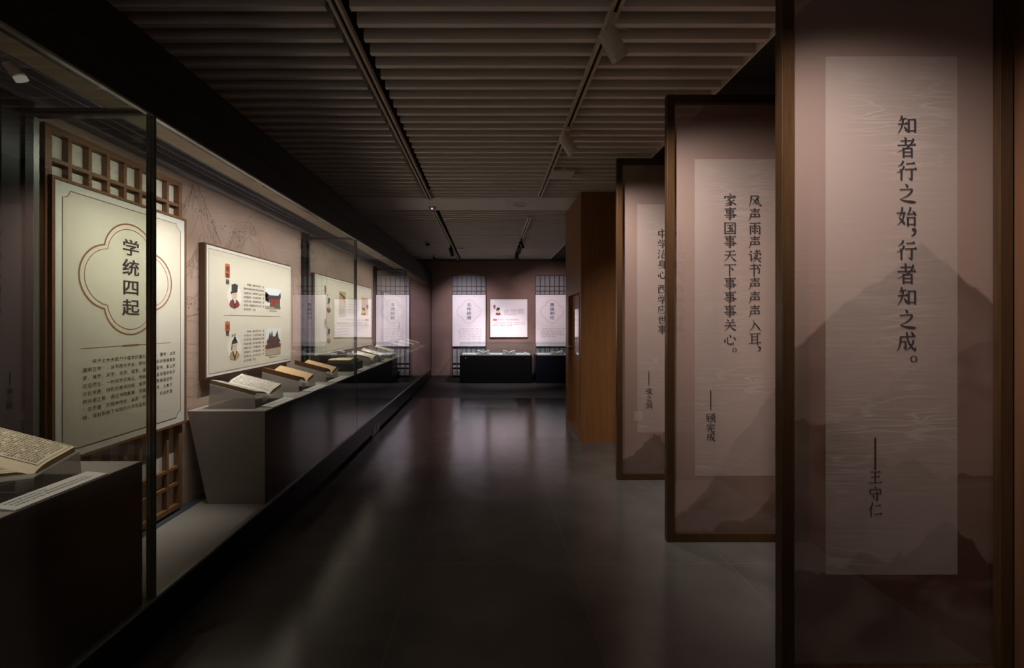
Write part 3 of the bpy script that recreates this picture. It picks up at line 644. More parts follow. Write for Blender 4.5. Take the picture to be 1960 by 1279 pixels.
# display platforms inside the case
ZP = 0.852
def platform(y0, y1, label):
    t = thing('display_platform', label, 'display platform', (-1.7, (y0+y1)/2, Z0), group='grey platforms inside the long case')
    mb = MB(); prof = [(XB+0.022, ZP), (-1.863, Z0), (XG-0.022, Z0), (XG-0.022, ZP)]
    a = [(x+1.7, y0-(y0+y1)/2, z-Z0) for x, z in prof]
    mb.prism(a, (0, y1-y0, 0)); mb.build('body', M_grey, t, bevel=0.002)
    mb = MB(); mb.box(XG-0.022+1.7, XG-0.017+1.7, y0-(y0+y1)/2, y1-(y0+y1)/2, 0.0, ZP-Z0-0.004); mb.build('front_panel', M_black2, t)['label'] = 'black front panel'
    return t
platform(-0.95, 1.836, 'near grey display platform with a dark front, under the closest open book')
platform(2.851, 10.80, 'long grey display platform running away to the far wall, holding the row of books')

# ------------------------------------------------------------------ lattice screens with text boards
def corner_line(w, h, ins, r):
    a, b, c, d = -w/2+ins, w/2-ins, -h/2+ins, h/2-ins; P = []
    for (cx, cy, s0) in ((b, d, 180), (a, d, 270), (a, c, 0), (b, c, 90)):
        arc = [(cx+r*math.cos(math.radians(s0+90*i/6)), cy+r*math.sin(math.radians(s0+90*i/6))) for i in range(7)]
        P += arc[::-1]
    return P
def quatrefoil(cx, cy, R, r):
    d = R-r; P = []
    disc = math.sqrt(max(0, 2*r*r-d*d)); x = (d+disc)/2
    a0 = math.degrees(math.atan2(x-d, x))
    for k in range(4):
        base = k*90
        for i in range(19):
            a = math.radians(base+a0+(180-2*a0)*i/18-90)
            P.append((cx+d*math.cos(math.radians(base))+r*math.cos(a), cy+d*math.sin(math.radians(base))+r*math.sin(a)))
    return P
def text_board(parent, u, v, title, lines, board_m, rim_m, ink, frame_m, depth=0.05, y=0.0, leadpitch=0.0385, line_m=None, ink2=None):
    line_m = line_m or M_line; ink2 = ink2 or ink
    W_, H_ = 0.83, 1.285
    mb = MB(); t = 0.014
    mb.box(u-W_/2-t, u+W_/2+t, y, y+depth, v-H_/2-t, v-H_/2); mb.box(u-W_/2-t, u+W_/2+t, y, y+depth, v+H_/2, v+H_/2+t)
    mb.box(u-W_/2-t, u-W_/2, y, y+depth, v-H_/2, v+H_/2); mb.box(u+W_/2, u+W_/2+t, y, y+depth, v-H_/2, v+H_/2)
    mb.build('board_frame', frame_m, parent)
    mb = MB(); mb.box(u-W_/2, u+W_/2, y+0.004, y+depth, v-H_/2, v+H_/2); bd = mb.build('board', rim_m, parent)
    yy = y+0.0034
    P = corner_line(W_, H_, 0.036, 0.035)
    mb = MB(); mb.poly([(p[0]+u, yy, p[1]+v) for p in P]); mb.build('field', board_m, bd)
    mb = MB(); ribbon(mb, [(p[0]+u, p[1]+v) for p in P], 0.004, yy-0.0005, True); mb.build('border', line_m, bd)
    cy = v+H_/2-0.418
    mb = MB(); ribbon(mb, [(p[0]+u, p[1]) for p in quatrefoil(0, cy, 0.300, 0.166)], 0.009, yy-0.0006, True)
    ribbon(mb, [(p[0]+u, p[1]) for p in quatrefoil(0, cy, 0.272, 0.146)], 0.004, yy-0.0006, True)
    dv = v+H_/2-0.777
    ribbon(mb, [(u-0.29, dv), (u+0.29, dv)], 0.003, yy-0.0006); ribbon(mb, [(u-0.055, dv), (u+0.055, dv)], 0.010, yy-0.0007)
    mb.build('emblem', line_m, bd)
    mb = MB()
    for i, ch in enumerate(title): put(mb, ch, u, cy+0.172-0.1085*i, 0.108, 'heavy', yy-0.0008, 1.08, 0.86)
    mb.build('title_lettering', ink, bd)
    mb = MB(); hlines(mb, lines, u-0.283, v+H_/2-0.845, 0.0257, leadpitch, 'body', yy-0.0008); mb.build('body_lettering', ink2, bd)
    return bd
M_dimpaper = mat('dimmed_backing_paper', hexc(138, 138, 140), 0.85)  # backing paper with the dim light around the lit boards put into its colour
M_paleline = mat('pale_line', hexc(204, 182, 178), 0.7)
M_blueink = mat('blue_grey_ink', hexc(92, 88, 112), 0.8)
M_paleink = mat('pale_ink', hexc(140, 132, 138), 0.8)
def lattice(parent, u0, u1, v0, v1, cols, hbars, depth, y, m, fr=0.03, bar=0.018, paper=None):
    mb = MB()
    mb.box(u0, u0+fr, y, y+depth, v0, v1); mb.box(u1-fr, u1, y, y+depth, v0, v1)
    mb.box(u0+fr, u1-fr, y, y+depth, v1-fr, v1); mb.box(u0+fr, u1-fr, y, y+depth, v0, v0+fr)
    p = (u1-u0-fr)/cols
    for i in range(1, cols):
        c = u0+fr/2+p*i; mb.box(c-bar/2, c+bar/2, y+0.004, y+depth, v0+fr, v1-fr)
    for h in hbars: mb.box(u0+fr, u1-fr, y+0.003, y+depth, h-bar/2, h+bar/2)
    mb.build('lattice', m, parent)
    mb = MB(); mb.box(u0+0.005, u1-0.005, y+depth, y+depth+0.004, v0+0.01, v1-0.01); mb.build('backing_paper', paper or M_paper, parent)

BODY1 = ['　　宋代士大夫致力于儒学的复兴与发展，倡导“以师', '道明正学”，以书院为平台，研究、传播和发展儒家学', '说，濂学、关学、洛学、闽学、湖湘学、婺学、象山学', '应运而生。一时间学派林立，学统四起，呈现儒学的多',
         '元化发展。特别在南宋时期，儒学与书院教育呈现同', '频共振之势。通过书院教育，宋儒弘扬先贤，士君子', '“志于道”的精神传统，以及“明体达用”的治学理', '想，深刻影响了书院的办学宗旨和理念。']
BODY2 = ['　　书院自唐代兴起以来，讲学授徒，传道济民，成为', '儒家学说传播的重要场所。宋元之际，书院讲学之风', '由南而北，学者随之，理学北传，经义大明。北方儒', '士建书院，聚生徒，刊经籍，立祠宇，以明道为己任', '，兴学校，育人才，化民成俗，文教复兴，士风一变',
         '，书院制度，渐行于北，与南方书院相辉映，其间名', '师辈出，弟子众多，讲会不绝，典籍流传，后世赖之', '而不坠，斯文一脉，由此延续，书院之功，可谓大矣', '哉。']
BODY3 = ['　　明代书院历经沉寂之后复兴，讲会盛行，学派纷起', '，讲学、藏书、祭祀并重。学者以书院为讲坛，阐发', '心性之学，知行合一，致良知，天下士子翕然从之，', '书院之盛，超越前代。其后朝廷禁毁，屡废屡兴，士', '气不衰，经世之学继起，明人伦，正学风，书院精神', '，由此重振，影响深远，绵延至今。']
t = thing('lattice_screen', 'brown lattice screen with tall cream text board inside the case, behind the first glass joint', 'lattice screen', (-1.975, 2.35, Z0+0.008), math.pi/2, 'lattice screens with text boards')
lattice(t, -0.432, 0.425, 0.012, 2.092, 8, [1.938, 0.275, 0.170], 0.034, 0.0, M_lattice)
text_board(t, 0.010, 1.205, '学统四起', BODY1, M_cream, M_creamrim, M_ink, M_lattice, 0.05, -0.018)
for (xc, ttl, bdy, lab) in ((-0.5025, '北传经道', BODY2, 'dark lattice screen with white text board at the left of the far wall'),
                            (1.583, '重振明伦', BODY3, 'dark lattice screen with white text board on the far wall, beside the timber room')):
    t = thing('lattice_screen', lab, 'lattice screen', (xc, 10.826, 0.06), 0, 'lattice screens with text boards')
    lattice(t, -0.428, 0.428, 0.0, 2.54, 7, [2.256, 2.138, 0.32, 0.21], 0.03, 0.0, M_darklattice, 0.022, 0.016, M_dimpaper)
    text_board(t, 0.0, 1.392, ttl, bdy, M_farboard, M_farboard, M_blueink, M_darklattice, 0.04, -0.02, 0.0395, M_paleline, M_paleink)

# ------------------------------------------------------------------ wide picture boards
def disc(mb, u, v, r, y, n=28, sy=1.0, a0=0, a1=360):
    mb.poly([(u+r*math.cos(math.radians(a0+(a1-a0)*i/n)), y, v+sy*r*math.sin(math.radians(a0+(a1-a0)*i/n))) for i in range(n + (0 if a1-a0 == 360 else 1))])
def portrait(parent, u, v, r, y, robe, tall):
    mats = [M_creamrim, robe, M_hat, M_skin, M_beard]; mb = MB()
    mb.cur = 0; disc(mb, u, v, r, y)
    mb.cur = 1; mb.poly([(u+p*r, y-0.0004, v+q*r) for p, q in ((-0.72, -0.66), (-0.5, -0.87), (0, -0.99), (0.5, -0.87), (0.72, -0.66), (0.62, -0.45), (0.25, -0.2), (-0.25, -0.2), (-0.62, -0.38))])
    mb.cur = 2
    mb.poly([(u+p*r, y-0.0007, v+q*r) for p, q in ((-0.35, -0.22), (-0.2, -0.22), (0.12, -0.95), (-0.02, -0.97))])
    mb.poly([(u+p*r, y-0.0007, v+q*r) for p, q in ((0.35, -0.25), (0.22, -0.22), (0.0, -0.62), (0.08, -0.85))])
    mb.cur = 3; disc(mb, u, v+0.1*r, 0.36*r, y-0.0009, sy=1.25)
    mb.cur = 4; mb.poly([(u+p*r, y-0.0011, v+q*r) for p, q in ((-0.22, -0.12), (-0.02, -0.02), (0.22, -0.12), (0.14, -0.45), (0.02, -0.62), (-0.1, -0.45))])
    mb.cur = 2
    if tall: mb.poly([(u+p*r, y-0.0012, v+q*r) for p, q in ((-0.42, 0.32), (-0.30, 0.25), (0.36, 0.38), (0.44, 0.98), (0.02, 1.08), (-0.44, 0.95))]); disc(mb, u-0.46*r, v+0.3*r, 0.11*r, y-0.0013, 10)
    else:
        disc(mb, u, v+0.36*r, 0.42*r, y-0.0012, 14, 1.0, 10, 185); disc(mb, u+0.02*r, v+0.8*r, 0.17*r, y-0.0012, 12)
        mb.poly([(u+p*r, y-0.0013, v+q*r) for p, q in ((-0.4, 0.35), (-0.3, 0.3), (-0.36, -0.1), (-0.5, -0.18))])
    for dx in (-0.12, 0.14):
        mb.poly([(u+(dx+a)*r, y-0.0013, v+b*r) for a, b in ((-0.09, 0.14), (0.09, 0.14), (0.06, 0.18), (-0.06, 0.18))])
    mb.poly([(u+a*r, y-0.0013, v+b*r) for a, b in ((-0.08, -0.07), (0.1, -0.07), (0.08, -0.04), (-0.06, -0.04))])
    mb.build('portrait', mats, parent)
def picture(parent, u0, u1, v0, v1, y, kind):
    mats = [M_sky, M_green, M_roof, M_brown, M_sand, M_red, M_pagetan]; mb = MB(); W_, H_ = u1-u0, v1-v0
    def P(c, pts, k):
        mb.cur = c; mb.poly([(u0+W_*a, y-0.0004*k, v0+H_*b) for a, b in pts])
    rnd = random.Random(int(u0*1000))
    P(0, [(0, 0), (1, 0), (1, 1), (0, 1)], 1)
    if kind == 'pavilion':
        for i in range(10):
            cx, cy, rr = rnd.uniform(0, .5), rnd.uniform(.4, .75), rnd.uniform(.08, .16)
            P(1, [(min(1, max(0, cx+rr*math.cos(a*.9))), cy+rr*math.sin(a*.9)) for a in range(7)], 2)
        P(4, [(0, 0), (1, 0), (1, .14), (0, .14)], 2); P(5, [(.28, .1), (.95, .1), (.95, .5), (.28, .5)], 3)
        for a in (.3, .5, .7, .9): P(3, [(a, .1), (a+.04, .1), (a+.04, .5), (a, .5)], 4)
        P(2, [(.05, .46), (.2, .5), (.95, .5), (1, .62), (.97, .85), (.82, .68), (.3, .66), (.15, .56)], 5); P(1, [(.55, .05), (.95, .05), (.9, .3), (.75, .36), (.6, .28)], 6)
    elif kind == 'temple':
        for cx, hh in ((.28, .9), (.4, .97), (.76, .96), (.7, .85)):
            P(1, [(cx-.1, .45), (cx+.1, .45), (cx+.08, .7), (cx+.01, hh), (cx-.07, .72)], 2)
        P(4, [(0, 0), (1, 0), (1, .28), (0, .25)], 2); P(5, [(0, .25), (1, .28), (1, .42), (0, .4)], 3)
        P(3, [(.1, .25), (.9, .27), (.9, .5), (.1, .48)], 4); P(2, [(.42, .26), (.58, .26), (.58, .42), (.42, .42)], 5)
        P(2, [(0, .44), (.1, .5), (.9, .5), (1, .46), (.86, .62), (.14, .62)], 6); P(3, [(.3, .6), (.7, .6), (.78, .7), (.22, .7)], 7)
    elif kind == 'scroll':
        P(6, [(0, 0), (1, 0), (1, 1), (0, 1)], 2); P(4, [(0, .0), (1, 0), (1, .42), (.6, .5), (.3, .4), (0, .55)], 3)
        P(2, [(.1, .95), (.9, .8), (.95, .7), (.5, .82), (.1, .85)], 4); P(2, [(.45, .8), (.85, .55), (.9, .58), (.55, .84)], 4)
    else:
        P(6, [(0, 0), (1, 0), (1, 1), (0, 1)], 2)
        for i in range(8): P(3, [(.08+i*.12, rnd.uniform(.1, .4)), (.12+i*.12, .1), (.12+i*.12, .95), (.08+i*.12, .95)], 3)
    mb.build('picture', mats, parent)
CJ = '北宋理学家书院讲学之风日盛学者从之以太极为本阐发性命之理开启宋明道学先河其说上承孔孟下启程朱影响深远著有通书图说弟子众多传承不绝关中学派主张气一元论为天地立心生民命往圣继绝万世太平'
def filler(n, cols, seed, indent=True):
    rnd = random.Random(seed); L = []
    for r in range(n):
        k = cols if r < n-1 else int(cols*0.6)
        s = ''.join(rnd.choice('，、，。') if (i % 7 == 5 and rnd.random() < .8) else rnd.choice(CJ) for i in range(k))
        L.append(('　　'+s[2:]) if (r == 0 and indent) else s)
    return L
def wide_board(name_label, loc, rz, W_, H_, m_field, group='picture boards'):
    t = thing('picture_board', name_label, 'picture board', loc, rz, group)
    mb = MB(); mb.box(-W_/2-0.012, W_/2+0.012, 0, 0.042, -H_/2-0.012, H_/2+0.012); mb.build('board_frame', M_frame, t)
    mb = MB(); mb.box(-W_/2, W_/2, -0.003, 0.002, -H_/2, H_/2); b = mb.build('board', M_creamrim, t)
    mb = MB(); i = 0.022; mb.poly([(-W_/2+i, -0.0034, -H_/2+i), (W_/2-i, -0.0034, -H_/2+i), (W_/2-i, -0.0034, H_/2-i), (-W_/2+i, -0.0034, H_/2-i)]); mb.build('field', m_field, b)
    mb = MB(); ribbon(mb, [(-W_/2+i, -H_/2+i), (W_/2-i, -H_/2+i), (W_/2-i, H_/2-i), (-W_/2+i, H_/2-i)], 0.004, -0.0038, True); mb.build('border', M_line, b)
    return t, b
M_frame = mat('board_frame_brown', hexc(104, 78, 64), 0.6)
def name_tag(b, u, vtop, name, sub, r=0.03):
    n = len(name); h = 0.05*n+0.02
    mb = MB(); mb.poly([(u-r, -0.0042, vtop-h*0.62), (u+r, -0.0042, vtop-h*0.62), (u+r, -0.0042, vtop-0.01), (u+r-0.01, -0.0042, vtop), (u-r+0.01, -0.0042, vtop), (u-r, -0.0042, vtop-0.01)]); mb.build('name_tag', M_orange, b)
    mb = MB()
    for i, c in enumerate(name): put(mb, c, u, vtop-0.042-0.048*i, 0.043, 'heavy', -0.0048)
    mb.build('name_lettering', M_ink, b); mb = MB()
    for i, c in enumerate(sub): put(mb, c, u+0.063+i*0.030, vtop-h+0.008+0.004*i, 0.028, 'body', -0.0048)
    if sub: mb.build('school_lettering', M_ink, b)
# first wide board
t, b = wide_board('wide cream picture board with two portraits and two temple photos in the showcase', (-1.974, 3.646, 1.5175), math.pi/2, 1.273, 0.931, M_cream)
def loc1(y, z): return y-3.646, z-1.5175
YF = -0.0045
for (nm, sub, vt, pz, robe, tall, seed, nl, tz, kind, p0, p1) in (('周敦颐', '濂学', 1.88, 1.636, M_red, True, 4, 7, 1.742, 'pavilion', 1.557, 1.742), ('张载', '关学', 1.445, 1.237, M_tanrobe, False, 9, 8, 1.362, 'temple', 1.140, 1.378)):
    u, v = loc1(3.247, vt); name_tag(b, u, v, nm, sub)
    u, v = loc1(3.337, pz); portrait(b, u, v, 0.094, YF, robe, tall)
    u, v = loc1(3.462, tz); mb = MB(); hlines(mb, filler(nl, 14, seed), u, v, 0.0222, 0.0335, 'light', YF); mb.build('body_lettering', M_ink, b)
    picture(b, loc1(3.795, 0)[0], loc1(4.075, 0)[0], p0-1.5175, p1-1.5175, YF, kind)
    mb = MB(); hlines(mb, ['江苏苏州文庙书院' if kind == 'pavilion' else '陕西眉县横渠书院'], loc1(3.86, 0)[0], p0-1.5175-0.02, 0.018, 0.02, 'light', YF); mb.build('caption_lettering', M_inkfaint, b)
mb = MB(); ribbon(mb, [(loc1(3.2, 0)[0], -0.027), (loc1(4.07, 0)[0], -0.027)], 0.003, YF); mb.build('divider', M_line, b)
# second wide board
t, b = wide_board('very wide cream picture board behind the second glass joint, with two name tags', (-1.974, 6.05, 1.5175), math.pi/2, 2.33, 0.93, M_cream)
def loc2(y): return y-6.05
name_tag(b, loc2(5.184), 1.874-1.5175, '程颢', '洛学'); portrait(b, loc2(5.30), 1.635-1.5175, 0.092, YF, M_red, True)
name_tag(b, loc2(5.184), 1.47-1.5175, '程颐', '洛学'); portrait(b, loc2(5.30), 1.255-1.5175, 0.092, YF, M_tanrobe, True)
picture(b, loc2(5.663), loc2(5.925), 1.50-1.5175, 1.84-1.5175, YF, 'scroll'); picture(b, loc2(6.66), loc2(7.02), 1.53-1.5175, 1.81-1.5175, YF, 'calligraphy')
for (u, v, nl, cols, sd) in ((5.47, 1.415, 6, 24, 3), (6.30, 1.45, 5, 30, 6), (6.05, 1.76, 6, 20, 8)):
    mb = MB(); hlines(mb, filler(nl, cols, sd), loc2(u), v-1.5175, 0.0245, 0.038, 'light', YF); mb.build('body_lettering', M_ink, b)
# third wide board
t, b = wide_board('cream picture board in the last bay of the long case, above the farthest books', (-1.974, 8.865, 1.5175), math.pi/2, 1.56, 0.92, M_cream)
for (u, v, nl, cols, sd) in ((-0.6, 0.33, 16, 12, 13), (-0.1, -0.05, 9, 15, 16)):
    mb = MB(); hlines(mb, filler(nl, cols, sd), u, v, 0.0245, 0.044, 'light', YF); mb.build('body_lettering', M_ink, b)
name_tag(b, -0.68, 0.36, '朱熹', '闽学'); portrait(b, 0.05, 0.22, 0.1, YF, M_tanrobe, False); picture(b, 0.42, 0.70, -0.30, -0.02, YF, 'temple')
mb = MB(); hlines(mb, filler(4, 10, 19), 0.4, 0.33, 0.030, 0.06, 'heavy', YF); mb.build('heading_lettering', M_ink, b)
# far wall board
t, b = wide_board('small white picture board with one red-robed portrait, between the two far lattice screens', (0.496, 10.824, 1.513), 0, 0.93, 0.945, M_farboard)
name_tag(b, -0.36, 0.335, '许衡', ''); portrait(b, -0.265, 0.165, 0.095, YF, M_red, True)
mb = MB(); hlines(mb, filler(5, 20, 21), -0.115, 0.22, 0.0255, 0.034, 'light', YF); mb.build('body_lettering', M_inkfaint, b); mb = MB()
hlines(mb, filler(3, 30, 23), -0.395, -0.115, 0.0265, 0.039, 'light', YF); mb.build('body_lettering', M_inkfaint, b)
mb = MB(); mb.box(-0.395, -0.295, YF-0.0005, YF, -0.065, -0.015); mb.build('heading_tag', M_orange, b)
mb = MB(); hlines(mb, ['鲁斋书院：北方理学传播的重要基地'], -0.27, -0.04, 0.033, 0.04, 'body', YF); mb.build('heading_lettering', M_line, b)

# ------------------------------------------------------------------ books on acrylic cradles
def Hq(q, D): return 0.172-0.080*q/D
def leaf(p, q, L, D): return Hq(q, D)-0.042*(1-abs(p)/(L/2))
def make_stand(L, D, label, loc):
    t = thing('book_cradle', label, 'book stand', loc, 0, 'clear acrylic book cradles')
    th = 0.004
    for s in (-1, 1):
        mb = MB(); a = s*L/2; b_ = a-s*th; lo, hi = min(a, b_), max(a, b_)
        mb.prism([(0, lo, 0), (D+0.008, lo, 0), (D, lo, Hq(D, D)), (0.012, lo, Hq(0.012, D))], (0, hi-lo, 0)); mb.build('side_panel', M_acryl, t)
        mb = MB(); P = [(0.004, s*0.001), (D, s*0.001), (D, s*(L/2-th)), (0.004, s*(L/2-th))]
        bot = [(x, y, leaf(y, x, L, D)-th) for x, y in P]; top = [(x, y, leaf(y, x, L, D)) for x, y in P]
        if s < 0: bot, top = bot[::-1], top[::-1]
        mb.hexa(bot+top); mb.build('leaf_rest', M_acryl, t)
        mb = MB(); P2 = [(D, s*0.001), (D+0.018, s*0.001), (D+0.018, s*(L/2-th)), (D, s*(L/2-th))]
        bot = [(x, y, leaf(y, D, L, D)-th+(0.016 if x > D else 0)) for x, y in P2]; top = [(x, y, z+th) for x, y, z in bot]
        if s < 0: bot, top = bot[::-1], top[::-1]
        mb.hexa(bot+top); mb.build('lip', M_acryl, t)
    mb = MB(); mb.box(D*0.45, D*0.5, -L/2+th, L/2-th, 0, th); mb.box(D*0.9, D*0.9+th, -0.03, 0.03, th, leaf(0, D*0.9, L, D)-th); mb.build('cross_bar', M_acryl, t)
    return t
def make_book(L, D, label, loc, page, edge, cover, t0=0.026, text=True, seed=1, thick=(1, 1)):
    t = thing('open_book', label, 'book', loc, 0, 'open string-bound books on cradles')
    q0, q1 = 0.006, D-0.004; n = 9
    tp = MB(); rnd = random.Random(seed)
    for s, k in ((-1, thick[0]), (1, thick[1])):
        end = L/2-0.014
        ps = [0.001+(end-0.001)*i/n for i in range(n+1)]
        def top(p, q): 
            f = p/end; return leaf(p, q, L, D)+0.003+t0*k*(1-(1-min(1, f*2.6))**2)*(1-0.10*f)+0.010*(1-f)*0.0
        mb = MB(); V = []; m_ = len(ps)
        for q in (q0, q1):
            V += [(q, s*p, leaf(p, q, L, D)+0.003) for p in ps]+[(q, s*p, top(p, q)) for p in ps]
        F = []
        for base in (0, 2*m_):
            for i in range(m_-1): F.append((base+i, base+i+1, base+m_+i+1, base+m_+i))
        for i in range(m_-1): F.append((i, i+1, 2*m_+i+1, 2*m_+i))
        F += [(m_-1, 2*m_-1, 4*m_-1, 3*m_-1), (0, m_, 3*m_, 2*m_)]
        mb.mesh(V, F); mb.build('page_block', edge, t)
        mb = MB(); V = []
        for q in (q0, q1): V += [(q, s*p, top(p, q)+0.0008) for p in ps]
        mb.mesh(V, [(i, i+1, m_+i+1, m_+i) for i in range(m_-1)]); pg = mb.build('open_page', page, t, smooth=True)
        mb = MB(); P = [(q0-0.002, s*0.002), (q1+0.003, s*0.002), (q1+0.003, s*(end+0.004)), (q0-0.002, s*(end+0.004))]
        bt = [(x, y, leaf(y, x, L, D)+0.0004) for x, y in P]; tt = [(x, y, z+0.0024) for x, y, z in bt]
        if s < 0: bt, tt = bt[::-1], tt[::-1]
        mb.hexa(bt+tt); mb.build('cover', cover, t)
        if text:
            tx = MB(); sz = (q1-q0)*0.045
            ncol = 12 if seed == 1 else 8
            if seed == 1: sz *= 0.72
            for c in range(ncol):
                p = end*(0.26+0.66*c/(ncol-1))
                for r in range(21 if seed == 1 else 15):
                    if rnd.random() < 0.07: continue
                    q = q0+(q1-q0)*(0.10+0.84*r/(21 if seed == 1 else 15))
                    gv, gf = glyph(CJ[(r*7+c*5+seed) % len(CJ)], 'light')
                    tx.mesh([(q-y_*sz, s*p+x_*sz, top(abs(s*p+x_*sz), q-y_*sz)+0.0016) for x_, y_ in gv], gf)
            # printed frame around the text
            for (a0, b0, a1, b1) in ((0.06, 0.20, 0.96, 0.20), (0.06, 0.97, 0.96, 0.97), (0.06, 0.20, 0.06, 0.97), (0.96, 0.20, 0.96, 0.97)):
                for i in range(10):
                    f0, f1 = i/10, (i+1)/10
                    qa, pa = q0+(q1-q0)*(a0+(a1-a0)*f0), end*(b0+(b1-b0)*f0); qb, pb = q0+(q1-q0)*(a0+(a1-a0)*f1), end*(b0+(b1-b0)*f1)
                    w_ = 0.0010; dq, dp = (0, w_) if a0 != a1 else (w_, 0)
                    tx.poly([(x, s*y, top(y, x)+0.0014) for x, y in ((qa-dq, pa-dp), (qb-dq, pb-dp), (qb+dq, pb+dp), (qa+dq, pa+dp))])
            tx.build('printed_lettering', M_ink, pg)
    return t
XS, DS = -1.905, 0.311
# (near y, far y, page, edge, cover, label of book, label of stand)
BK = [(1.335, 1.678, M_page, M_pageedge, M_cover, 'open old book with rows of writing, closest to the camera at the left edge', 'clear acrylic cradle under the closest open book at the left edge', 0.020, (1, 1)),
      (2.925, 3.325, M_pagewhite, M_pageedge, M_cover, 'large open book with a framed printed page, first on the long platform', 'clear acrylic cradle, first on the long platform, at its near end', 0.024, (1.1, 0.9)),
      (3.60, 3.94, M_pagetan, M_pageedge2, M_cover, 'tan open book, second on the long platform', 'clear acrylic cradle, second on the long platform', 0.028, (1.5, 0.8)),
      (4.20, 4.535, M_pagetan, M_pageedge2, M_cover, 'tan open book with a thick brown near half, just before the second glass joint', 'clear acrylic cradle, third on the long platform, just before the second glass joint', 0.030, (1.6, 0.7)),
      (5.74, 6.09, M_page, M_pageedge, M_coverblue, 'open book with a dark cover, first beyond the grey block', 'clear acrylic cradle, first beyond the grey block', 0.018, (1, 1)),
      (6.19, 6.53, M_pagewhite, M_coverblue, M_coverblue, 'white-paged open book, second beyond the grey block', 'clear acrylic cradle, second beyond the grey block', 0.018, (1, 1)),
      (6.92, 7.27, M_page, M_pageedge, M_coverblue, 'cream open book just before the third glass joint', 'clear acrylic cradle just before the third glass joint', 0.020, (1, 1)),
      (8.11, 8.46, M_pagewhite, M_pageedge, M_cover, 'white-paged open book, first beyond the third glass joint', 'clear acrylic cradle, first beyond the third glass joint', 0.018, (1, 1)),
      (8.88, 9.23, M_pagewhite, M_pageedge2, M_cover, 'white-paged open book, second from last on the long platform', 'clear acrylic cradle, second from last on the long platform', 0.018, (1, 1)),
      (9.56, 9.90, M_page, M_pageedge2, M_cover, 'cream open book, last on the long platform near the far wall', 'clear acrylic cradle, last on the long platform near the far wall', 0.018, (1, 1))]
for i, (a, b_, pg, ed, cv, lb, ls, t0, tk) in enumerate(BK):
    loc = (XS, (a+b_)/2, ZP)
    make_stand(b_-a, DS, ls, loc)
    make_book(b_-a, DS, lb, loc, pg, ed, cv, t0, i in (0, 1), i+1, tk)
# flat book on a grey block
mb = MB(); mb.box(-0.16, 0.16, -0.22, 0.22, 0, 0.096); o = mb.build('display_block', M_deep, bevel=0.003); o.location = (-1.767, 5.27, ZP)
tag(o, 'dark grey block on the long platform carrying the book that lies flat', 'display block')
t = thing('closed_book', 'closed thread-bound book lying flat on the dark grey block', 'book', (-1.767, 5.25, ZP+0.096))
mb = MB(); mb.box(-0.135, 0.135, -0.175, 0.175, 0, 0.004); mb.build('back_cover', M_cover, t)
mb = MB(); mb.box(-0.132, 0.132, -0.172, 0.172, 0.004, 0.036); mb.build('page_block', M_pageedge, t)
mb = MB(); n = 10; V = []
for x in (-0.13, 0.13): V += [(x, -0.17+0.34*i/n, 0.037+0.010*math.sin(math.pi*min(1, i/n*1.3))) for i in range(n+1)]
mb.mesh(V, [(n+1+i, n+2+i, i+1, i) for i in range(n)]); pg = mb.build('top_page', M_page, t, smooth=True)
# caption plates along the glass
CP = [(1.35, 1.678, 'caption plate in front of the closest open book at the left edge'), (2.967, 3.30, 'caption plate in front of the first book on the long platform'), (3.62, 3.97, 'caption plate in front of the second book on the long platform'),
      (4.19, 4.60, 'caption plate in front of the book just before the second glass joint'), (5.12, 5.46, 'caption plate in front of the dark grey block'), (5.66, 6.03, 'caption plate in front of the first book beyond the grey block'),
      (6.27, 6.64, 'caption plate in front of the second book beyond the grey block'), (6.97, 7.30, 'caption plate in front of the book just before the third glass joint'), (8.20, 8.53, 'caption plate in front of the first book beyond the third glass joint'),
      (8.94, 9.27, 'caption plate in front of the second book from last'), (9.64, 9.97, 'caption plate in front of the last book near the far wall')]
for i, (a, b_, lb) in enumerate(CP):
    t = thing('caption_plate', 'pale '+lb, 'caption plate', (-1.526, (a+b_)/2, ZP), math.pi/2, 'caption plates along the glass')
    L = b_-a; mb = MB(); mb.hexa([(-L/2, -0.042, 0), (L/2, -0.042, 0), (L/2, 0.042, 0), (-L/2, 0.042, 0), (-L/2, -0.042, 0.004), (L/2, -0.042, 0.004), (L/2, 0.042, 0.012), (-L/2, 0.042, 0.012)]); mb.build('plate', M_label, t)
    mb = MB()
    rnd = random.Random(i)
    for r in range(3):
        for c in range(int((L-0.06)/0.011*(1 if r else 0.5))):
            gv, gf = glyph(CJ[(r*17+c+i*5) % len(CJ)], 'light'); u = -L/2+0.03+c*0.011; v = 0.022-0.018*r
            mb.mesh([(u+x_*0.011, v+y_*0.011, 0.0085+(v+y_*0.011)*0.0952) for x_, y_ in gv], gf)
    mb.build('lettering', M_inkfaint, t)

